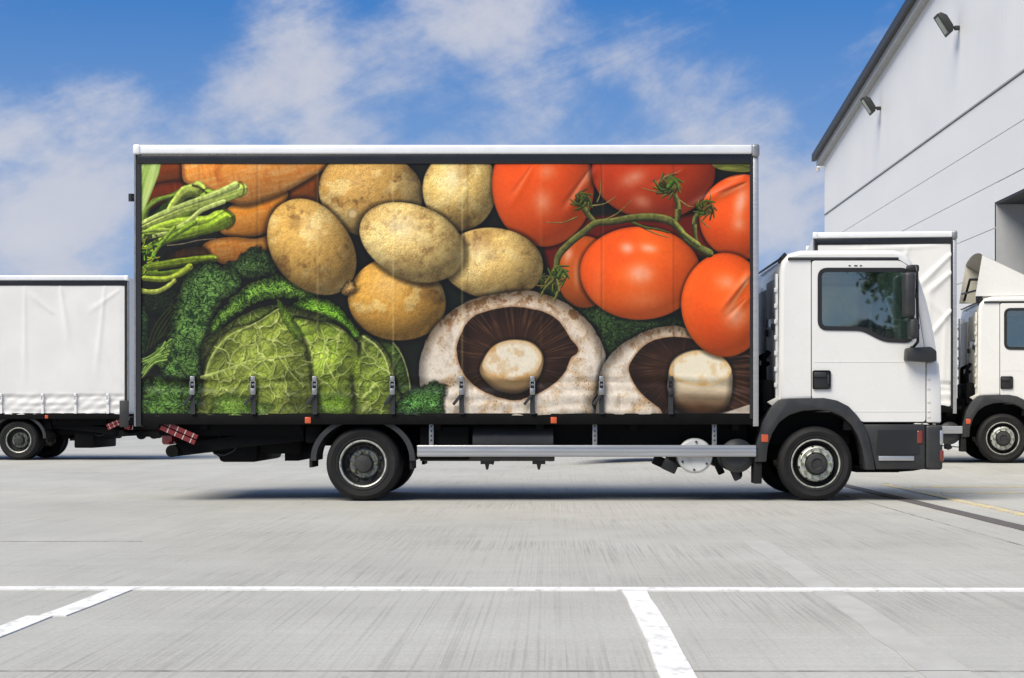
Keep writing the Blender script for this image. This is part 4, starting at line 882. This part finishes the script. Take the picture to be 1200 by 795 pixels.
        MB().box(1.315, 1.366, *sorted((F(.075), F(.14))), .42, .55, .02).build('indicator', brownl, T)
        MB().box(1.315, 1.358, *sorted((F(.078), F(.12))), .60, .76, .012).build('headlight_edge', alu, T)
        MB().box(-.592, -.515, *sorted((F(.055), F(.09))), .63, .715, .012).build('marker_lamp', orange, T)
        MB().box(-.665, -.58, *sorted((F(.10), F(.40))), .185, .45, .01).build('mud_flap', rubber, T)
        MB().box(-.46, .40, *sorted((F(.36), F(.42))), .60, 1.0).build('arch_liner', black, T)
        # mirrors
        mr = MB().tube([(.99, F(.11), 2.50), (1.04, F(-.05), 2.505), (1.045, F(-.07), 2.45), (1.055, F(-.07), 1.70), (1.03, F(.0), 1.655), (1.02, F(.10), 1.645)], .016, 8).build('mirror_arm', seal, T, 60)
        MB().box(.885, 1.000, *sorted((F(-.24), F(-.05))), 1.955, 2.43, .035, 3).box(1.0, 1.06, F(-.07)-.03, F(-.07)+.03, 2.16, 2.22, .008).build('mirror_housing', grey, mr, 40)
        MB().box(.94, 1.030, *sorted((F(-.22), F(-.05))), 1.725, 1.945, .035, 3).box(1.03, 1.07, F(-.07)-.03, F(-.07)+.03, 1.83, 1.89, .008).build('mirror_housing', grey, mr, 40)
        MB().box(.96, 1.075, *sorted((F(-.06), F(.12))), 2.44, 2.52, .02).build('mirror_bracket', seal, mr, 40)
        MB().prism([(.935, 1.50), (.945, 1.635), (1.20, 1.65), (1.262, 1.60), (1.258, 1.49), (1.16, 1.485)], *sorted((F(-.06), F(.115))), .02).build('kerb_mirror', grey, T, 40)
    MB().box(1.172, 1.355, .080, BW-.08, .335, .815, .03, 3).build('bumper', grey, T, 40)
    MB().tube([(.45, .5, .36), (.9, .5, .315), (1.12, .5, .33), (1.2, .5, .345)], .02).box(.5, 1.0, .6, 1.8, .29, .36, .02).build('front_underrun', black, T)
    MB().box(1.30, 1.352, .25, BW-.25, .86, 1.32, .01).build('grille', grey, T)
    # cab back wall
    for s in (0, 1):
        F = flank(s); m = MB().box(-.425, -.398, *sorted((F(.17), F(.24))), 1.10, 2.44, .006)
        for k in range(7): m.box(-.440, -.41, *sorted((F(.155), F(.20))), 1.22+.17*k, 1.27+.17*k, .006)
        m.build('back_pillar', cream if cab_fairing else paint, T)
    MB().box(-.412, -.398, .34, 1.10, 2.0, 2.40, .004).build('back_panel', cream if cab_fairing else cabgrey, T)
    MB().box(-.412, -.398, .34, 1.10, 1.18, 1.90, .004).build('back_panel', cream if cab_fairing else cabgrey, T)
    MB().box(-.412, -.398, 1.22, BW-.36, 1.18, 2.34, .004).build('back_panel', cream if cab_fairing else cabgrey, T)
    MB().box(-.445, -.41, .30, .42, 1.84, 1.92, .01).build('latch', seal, T)
    MB().box(-.445, -.41, .95, 1.07, 1.80, 1.88, .01).build('latch', seal, T)
    MB().tube([(-.375, .17, 2.60), (-.375, BW-.17, 2.60)], .013).prism([(-.37, 2.56), (-.30, 2.64), (-.325, 2.67), (-.40, 2.59)], .17, .30).build('roof_lip', seal, T)
    MB().tube([(-.50, .6, 1.0), (-.50, .6, 1.55), (-.44, .62, 1.62)], .03).tube([(-.52, .9, .9), (-.50, .85, 1.45), (-.42, .8, 1.5)], .025).tube([(-.5, 1.3, .9), (-.5, 1.25, 1.55), (-.42, 1.2, 1.6)], .03).box(-.56, -.43, .25, 1.4, .95, 1.30, .03).build('air_hoses', black, T)
    MB().prism([(-.52, 1.06), (-.40, 1.12), (-.38, 1.06), (-.44, 1.0)], .14, .22, .01).build('cab_catch', cream, T)
    # inside the cab
    for y in (.35, 1.5):
        MB().box(.02, .50, y, y+.5, 1.25, 1.42, .05).box(-.10, .06, y, y+.5, 1.38, 2.02, .06).box(-.08, .04, y+.13, y+.37, 2.03, 2.25, .04).build('seat', seatm, T)
    MB().box(.85, 1.22, .25, BW-.25, 1.25, 1.62, .06).box(-.36, 1.2, .16, BW-.16, 1.09, 1.13).build('dashboard', grey, T)
    sw = MB().lathe([(.20, -.012), (.215, .0), (.20, .012), (.185, 0), (.20, -.012)], 0, 0, 24).build('steering_wheel', seal, T)
    sw.location = (.74, .62, 1.72); sw.rotation_euler = (rad(35), 0, rad(90))
    if cab_fairing:
        fo = rounded([(-.34, 3.36), (-.42, 2.70), (.84, 2.705), (1.0, 2.74), (.55, 2.93)], .02, 2)
        m = MB()
        m.plate([(-.31, 3.36), (-.42, 2.70), (.86, 2.705), (.98, 2.735), (.55, 2.94), (.1, 3.16)], [], .22, .235)
        m.plate([(-.31, 3.36), (-.42, 2.70), (.86, 2.705), (.98, 2.735), (.55, 2.94), (.1, 3.16)], [], BW-.235, BW-.22)
        tp = [(-.31, 3.36), (.1, 3.16), (.55, 2.94), (.98, 2.735)]
        def shell(u, v):
            q = v*3; i = min(2, int(q)); f = q-i; x = tp[i][0]*(1-f)+tp[i+1][0]*f; z = tp[i][1]*(1-f)+tp[i+1][1]*f
            return (x, .22+(BW-.44)*u, z+.10*math.sin(math.pi*u)**.7*(1-v*.7))
        m.grid(shell, 14, 12); m.build('wind_deflector', paint, T, 40)
        MB().grid(lambda u, v: (shell(u, v)[0], .236+(BW-.472)*u, shell(u, v)[2]-.012), 14, 12).plate([(-.31, 3.355), (-.415, 2.71), (.5, 2.71), (.5, 2.95), (.1, 3.15)], [], BW-.243, BW-.237).plate([(-.31, 3.355), (-.415, 2.71), (.5, 2.71), (.5, 2.95), (.1, 3.15)], [], .237, .243).build('deflector_lining', cream, T, 40)
        MB().tube([(-.36, 2.0, 2.74), (-.30, 1.75, 3.08), (-.1, .9, 3.02)], .022).tube([(-.38, .3, 2.80), (-.38, 2.15, 2.86)], .018).box(-.40, -.30, .24, .32, 2.60, 2.72, .01).build('deflector_strut', seal, T)
    return T

# ============================ the yard ============================
def height(x, y): return .133*smstep(5.2, 9.4, y)*smstep(-1, 1.6, x)
def make_ground():
    xs = sorted(set([-3000, -1200, -500, -200, -90, -45, -25]+[-20+.8*i for i in range(58)]+[30, 45, 90, 200, 500, 1200, 3000]))
    ys = sorted(set([-600, -200, -80, -40, -25]+[-18+.8*i for i in range(72)]+[45, 70, 120, 250, 600, 1500, 4000]))
    m = MB(); t = bmesh.new(); V = [[t.verts.new((x, y, height(x, y))) for x in xs] for y in ys]
    for j in range(len(ys)-1):
        for i in range(len(xs)-1): t.faces.new((V[j][i], V[j][i+1], V[j+1][i+1], V[j+1][i]))
    m._in(t); g = m.build('concrete_yard', ground_m, None, 60); tag(g, kind='structure'); return g
GROUND = make_ground()
def strip(name, m_, pts, w, lift=.004, seed=0, rag=0., parent=None):
    """A painted or sealed strip along a polyline on the ground, hugging its fall."""
    rnd = random.Random(seed); t = bmesh.new(); P = []
    for (ax, ay), (bx, by) in zip(pts, pts[1:]):
        k = max(1, int(math.hypot(bx-ax, by-ay)/.4))
        P += [(ax+(bx-ax)*i/k, ay+(by-ay)*i/k) for i in range(k)]
    P.append(pts[-1]); prev = None
    for i, (x, y) in enumerate(P):
        a, b = P[max(0, i-1)], P[min(len(P)-1, i+1)]; L = math.hypot(b[0]-a[0], b[1]-a[1]); nx, ny = -(b[1]-a[1])/L, (b[0]-a[0])/L
        w1, w2 = w/2+rnd.uniform(-rag, rag), w/2+rnd.uniform(-rag, rag)
        q = [t.verts.new((x+nx*k, y+ny*k, height(x+nx*k, y+ny*k)+lift)) for k in (w1, -w2)]
        q += [t.verts.new((x+nx*k, y+ny*k, height(x+nx*k, y+ny*k)-.004)) for k in (w1, -w2)]
        if prev:
            for a_, b_ in ((0, 1), (2, 0), (1, 3)): t.faces.new((prev[a_], prev[b_], q[b_], q[a_]))
        elif True: t.faces.new((q[0], q[1], q[3], q[2]))
        prev = q
    t.faces.new((prev[0], prev[2], prev[3], prev[1]))
    bmesh.ops.recalc_face_normals(t, faces=t.faces)
    m = MB(); m._in(t); o = m.build(name, m_, parent); 
    if not parent: tag(o, kind='structure')
    return o
def at(px, py):
    """Ground point (flat part of the yard) that the photograph shows at a pixel, in metres."""
    d = EYE_Z*2090/(py-484); return ((px-646)*d/2090, d-EYE_D)
# bay markings: one line across, three bay lines running towards the viewer
strip('bay_line', line_m, [(-9, -9.36), (-2.0, -9.44), (2.6, -9.52), (7.5, -9.62)], .15, .008, 1, .004)
strip('bay_line', line_m, [(.44, -9.58), (.455, -11.2), (.45, -14)], .125, .006, 2, .004)
strip('bay_line', line_m, [(-2.29, -9.50), (-2.31, -10.72)], .125, .006, 3, .004)
strip('bay_line', line_m, [(-2.37, -10.74), (-2.38, -14)], .125, .006, 4, .004)
strip('erased_bay_line', ghost_m, [(1.50, -5.9), (1.47, -9), (1.42, -14)], .17, .004, 5, .015)
# sealed joints between the concrete slabs (a sub-piece of the yard)
for pts, w in (([(3.34, 0), (3.36, -14)], .018), ([(3.33, 5), (3.34, 0)], .018), ([(4.48, -12), (4.475, 5)], .026), ([(-12, -5.9+.0), (-3, -5.92)], .008), ([(-9, -12.47), (6, -12.5)], .010), ([(4.5, -3.2), (12, -3.3)], .025)):
    strip('slab_joint', joint_m, pts, w, .004, int(w*1e4), .003, GROUND)
strip('drain_channel', tar_m, [(3.90, -12), (3.86, -4), (3.82, 3), (3.815, 5)], .17, .006, 8, .006)
strip('yellow_line', yellow_m, [(4.37, -12), (4.375, -2), (4.385, 4.4)], .13, .008, 9, .01)
strip('yellow_line', yellow_m, [(4.6, 2.0), (9.2, 1.9)], .17, .008, 10, .012)
strip('yellow_line', yellow_m, [(4.6, 3.7), (9.2, 3.75)], .17, .008, 11, .012)
strip('yellow_line', yellow_m, [(4.65, -1.6), (9.2, -1.9)], .11, .008, 12, .012)

# ============================ the lorries in their places ============================
PRINTED = build_print_material()
main_creases = [(-.75, 3.45, -1.5, 3.05, .05, .022), (-.74, 3.38, -1.15, 3.22, .03, .012), (-.72, 2.45, -1.05, 1.95, .05, .022), (-.72, 2.2, -1.0, 1.85, .035, .014), (-2.35, 3.55, -2.75, 2.95, .06, .014), (-3.05, 3.55, -3.3, 3.1, .05, .010), (-1.4, 3.55, -1.85, 3.3, .04, .010)]
for k_, sx_ in enumerate((233, 302, 372, 460.5, 541.5, 634, 706, 789)):
    main_creases.append(((sx_-958)/110, 1.4, (sx_-958)/110+.004, 3.56, .022, .005))
make_truck('white cab lorry whose long side curtain is printed with giant vegetables', (312/110, 0, 0), 0, printed=True, creases=main_creases, seed=3)
cr = [(-.80, 3.40, -1.45, 2.75, .05, .030), (-.80, 3.10, -1.25, 2.70, .05, .028), (-.80, 2.50, -1.20, 2.0, .035, .034), (-.82, 2.3, -1.5, 2.9, .08, .012), (-1.5, 3.5, -1.9, 2.4, .07, .016), (-1.25, 1.2, -1.15, 3.2, .05, .012), (-2.2, 3.5, -2.0, 1.5, .08, .012), (-.95, 1.3, -.92, 2.6, .03, .014), (-1.0, 3.5, -2.9, 3.42, .04, .012)]
make_truck('white lorry with short plain curtain body and wind deflector on its cab roof', (7.26, 9.6, .133), rad(-5.5), rear=-3.03, front=-.745, cab_fairing=True, creases=cr, seed=7, top=3.735)
cl = [(-7.0, 1.4, -6.3, 2.5, .07, .016), (-6.6, 3.5, -6.4, 1.5, .06, .012), (-5.7, 3.5, -5.9, 2.2, .07, .014), (-5.0, 3.5, -5.0, 1.4, .05, .010), (-5.6, 2.9, -5.0, 3.4, .06, .014), (-6.9, 3.4, -6.2, 2.9, .06, .010), (-4.4, 3.5, -4.4, 1.4, .06, .012)]
make_truck('white lorry with plain curtain side and black tail corner guard, behind the printed lorry', (-15.48, 18.95, 0), math.pi, rear=-7.06, corner=True, creases=cl, seed=11, top=3.68)

# ============================ the warehouse ============================
WX, FAR, NEAR = 9.5, 43.0, 0.0
def ridge(y): return 9.78+(43.4-y)*.0958
def make_warehouse():
    T = thing('warehouse', 'pale grey clad warehouse with a sloping gable verge and recessed loading bay', 'warehouse', (0, 0, 0))
    y0, y1 = 8.0, 19.1                                                      # the loading bay, 5.4 m high
    levels = [.15, 1.1, 2.05, 3.0, 3.95, 4.90, 5.86, 6.84, 7.80]
    for a, b in zip(levels, levels[1:]):
        runs = [(y1, FAR)]+([(NEAR, y0)] if b <= 5.4 else [])
        if b > 5.4: runs = [(NEAR, FAR)] if a >= 5.4 else [(y1, FAR), (NEAR, y0)]
        for p, q in runs:
            m = MB().box(WX, WX+.10, p+.004, q-.004, a+.006, b-.006, .006, 1); m.build('cladding_panel', clad, T, 15)
    MB().box(WX, WX+.10, y0-.004, y1+.004, 5.42, 5.85, .008, 1).build('bay_lintel', clad, T)
    # upper part: fine vertical ribs under the rake
    t = bmesh.new(); n = int((FAR-NEAR)/.075); prev = None
    for i in range(n+1):
        y = NEAR+(FAR-NEAR)*i/n; x = WX-.002+(.0025 if i % 4 in (0, 1) else 0.)
        q = (t.verts.new((x, y, 7.86)), t.verts.new((x, y, ridge(y)-.05)))
        if prev: t.faces.new((prev[0], prev[1], q[1], q[0]))
        prev = q
    bmesh.ops.recalc_face_normals(t, faces=t.faces); m = MB(); m._in(t); m.build('ribbed_cladding', clad2, T, 20)
    MB().box(WX+.03, WX+.12, NEAR, FAR, .0, 7.9).box(WX+.03, 40, FAR-.1, FAR-.01, .0, 9.5).build('inner_wall', darkt, T) if False else None
    MB().box(WX-.03, WX+.06, NEAR, FAR, 7.812, 7.852, .006, 1).build('flashing', trimm, T)
    MB().prism([(NEAR, .0), (y0-.02, 0), (y0-.02, 5.5), (y1+.02, 5.5), (y1+.02, 0), (FAR-.05, 0), (FAR-.05, ridge(FAR)-.2), (NEAR, ridge(NEAR)-.2)], WX+.105, WX+.16, axis='x').build('wall_core', trimm, T)
    MB().box(WX+.15, 46, FAR-.12, FAR-.02, 0, ridge(FAR)-.15).build('end_wall', clad, T)
    MB().box(WX+.17, 46, NEAR, NEAR+.1, 0, ridge(FAR)-.15).build('end_wall', clad, T)
    # verge: pale fascia under a dark edge trim
    def rake(x0, x1, o0, o1, ya, yb): return [(ya, ridge(ya)+o0), (yb, ridge(yb)+o0), (yb, ridge(yb)+o1), (ya, ridge(ya)+o1)]
    MB().prism(rake(0, 0, -.16, .16, NEAR, FAR+.55), WX-.20, WX+.05, axis='x').build('verge_fascia', trimm, T)
    MB().prism(rake(0, 0, .04, .28, NEAR, FAR+.75), WX-.34, WX-.20, axis='x').build('verge_trim', darkt, T)
    MB().prism(rake(0, 0, .15, .27, NEAR, FAR+.6), WX-.2, 46, axis='x').build('roof', darkt, T)
    # loading bay
    d = 2.4
    MB().box(WX, WX+d, y1, y1+.10, 0, 5.4).build('bay_jamb', jamb, T); MB().box(WX+.1, WX+d, y0-.10, y0, 0, 5.4).build('bay_jamb', jamb, T)
    MB().box(WX, WX+d, y0-.1, y1+.1, 5.402, 5.45).build('bay_soffit', darkt, T)
    for k in range(18):
        MB().box(WX+d, WX+d+.05, y0-.1, y1+.1, .15+.295*k, .15+.295*(k+1)-.012, .01, 1).build('shutter_slat', door_m, T) if k % 1 == 0 else None
    return T
make_warehouse()
def floodlight(y, z, label, first=[None]):
    if first[0] is None:
        T = thing('floodlight', label, 'floodlight', (WX, y, z), 0, 'floodlights on the warehouse wall')
        MB().box(-.12, .0, -.05, .05, -.05, .05, .01).cyl((-.05, 0, 0), (-.22, 0, .03), .035, 10).build('bracket', lampm, T)
        M = Matrix.Translation((-.36, 0, .09)) @ Matrix.Rotation(rad(58), 4, 'Y')
        MB().prism([(-.27, -.06), (-.27, .03), (-.14, .12), (.14, .12), (.26, .04), (.26, -.06)], -.20, .20, .02)._x(M).build('housing', lampm, T, 40)
        MB().box(-.22, .22, -.16, .16, -.074, -.062, .004, 1, M).build('lens', lampg, T)
        MB().box(-.27, .27, -.205, -.17, -.08, -.045, .006, 1, M).box(-.27, .27, .17, .205, -.08, -.045, .006, 1, M).box(-.275, -.23, -.2, .2, -.08, -.045, .006, 1, M).box(.23, .275, -.2, .2, -.08, -.045, .006, 1, M).build('bezel', lampm, T)
        first[0] = T; return T
    c = first[0].copy(); COL.objects.link(c); c.location = (WX, y, z); c['label'] = label
    for ch in first[0].children:
        q = ch.copy(); COL.objects.link(q); q.parent = c
    return c
def _x(s, M): bmesh.ops.transform(s.bm, matrix=M, verts=s.bm.verts); return s
MB._x = _x
floodlight(22.5, 9.90, 'black floodlight higher up and nearer on the ribbed warehouse wall')
floodlight(32.4, 9.72, 'black floodlight farther off, close under the warehouse verge')
T_ = thing('wall_sensor', 'tiny white sensor on an arm below the tip of the verge', 'sensor', (WX, FAR-.1, 9.45))
MB().box(-.28, 0, -.03, .03, .0, .05, .008).build('arm', alul, T_); MB().cyl((-.25, 0, 0), (-.25, 0, -.12), .06, 12).build('head', whp, T_)

# ============================ across the yard, behind the viewer: what the cab windows mirror ============================
def make_shed():
    T = thing('brick_shed', 'low gabled brick shed across the yard, mirrored in the cab window', 'shed', (18.2, -84, 0))
    MB().prism([(-6, 0), (6, 0), (6, 3.5), (0, 6.1), (-6, 3.5)], -9, 0).build('wall', wallm, T)
    for sg in (-1, 1): MB().prism([(0, 6.12), (sg*6.5, 3.3), (sg*6.5, 3.5), (0, 6.35)], -9.3, .3).build('roof', roofm, T)
    MB().box(-1.6, 1.6, .0, .06, 0, 3.4).build('door', darkt, T)
make_shed()
def make_tree(x, y, h, r, seed, label):
    T = thing('broadleaf_tree', label, 'tree', (x, y, 0)); rnd = random.Random(seed); m = MB()
    m.cyl((0, 0, 0), (.1, .05, h*.45), .24, 10, .14); tips = []
    for k in range(11):
        a = rnd.uniform(0, 6.28); z = h*rnd.uniform(.3, .6); L = r*rnd.uniform(.6, 1); p = (.08, .04, z); q = (L*math.cos(a), L*math.sin(a), z+h*rnd.uniform(.15, .38)); m.cyl(p, q, .08, 6, .02); tips.append(q)
    m.build('trunk', bark, T); t = bmesh.new()
    cl = [(q[0]+rnd.gauss(0, .5), q[1]+rnd.gauss(0, .5), q[2]+rnd.gauss(0, .6), rnd.uniform(.5, 1.2)) for q in tips for _ in range(5)]
    for cx, cy, cz, cr_ in cl:
        for _ in range(110):
            c = Vector((cx+rnd.gauss(0, cr_*.6), cy+rnd.gauss(0, cr_*.6), cz+rnd.gauss(0, cr_*.5))); a = Vector((rnd.gauss(0, 1), rnd.gauss(0, 1), rnd.gauss(0, 1))).normalized(); b = a.orthogonal().normalized(); s_ = rnd.uniform(.06, .13)
            t.faces.new([t.verts.new(c+a*s_*1.5), t.verts.new(c+b*s_), t.verts.new(c-a*s_*1.5), t.verts.new(c-b*s_)])
    m = MB(); m._in(t); m.build('crown', leafm, T)
make_tree(19.2, -72, 12.5, 3.0, 5, 'leafy tree across the yard, mirrored dark in the cab window')
make_tree(27, -78, 11.5, 3.4, 8, 'second tree beyond the one mirrored in the cab window')
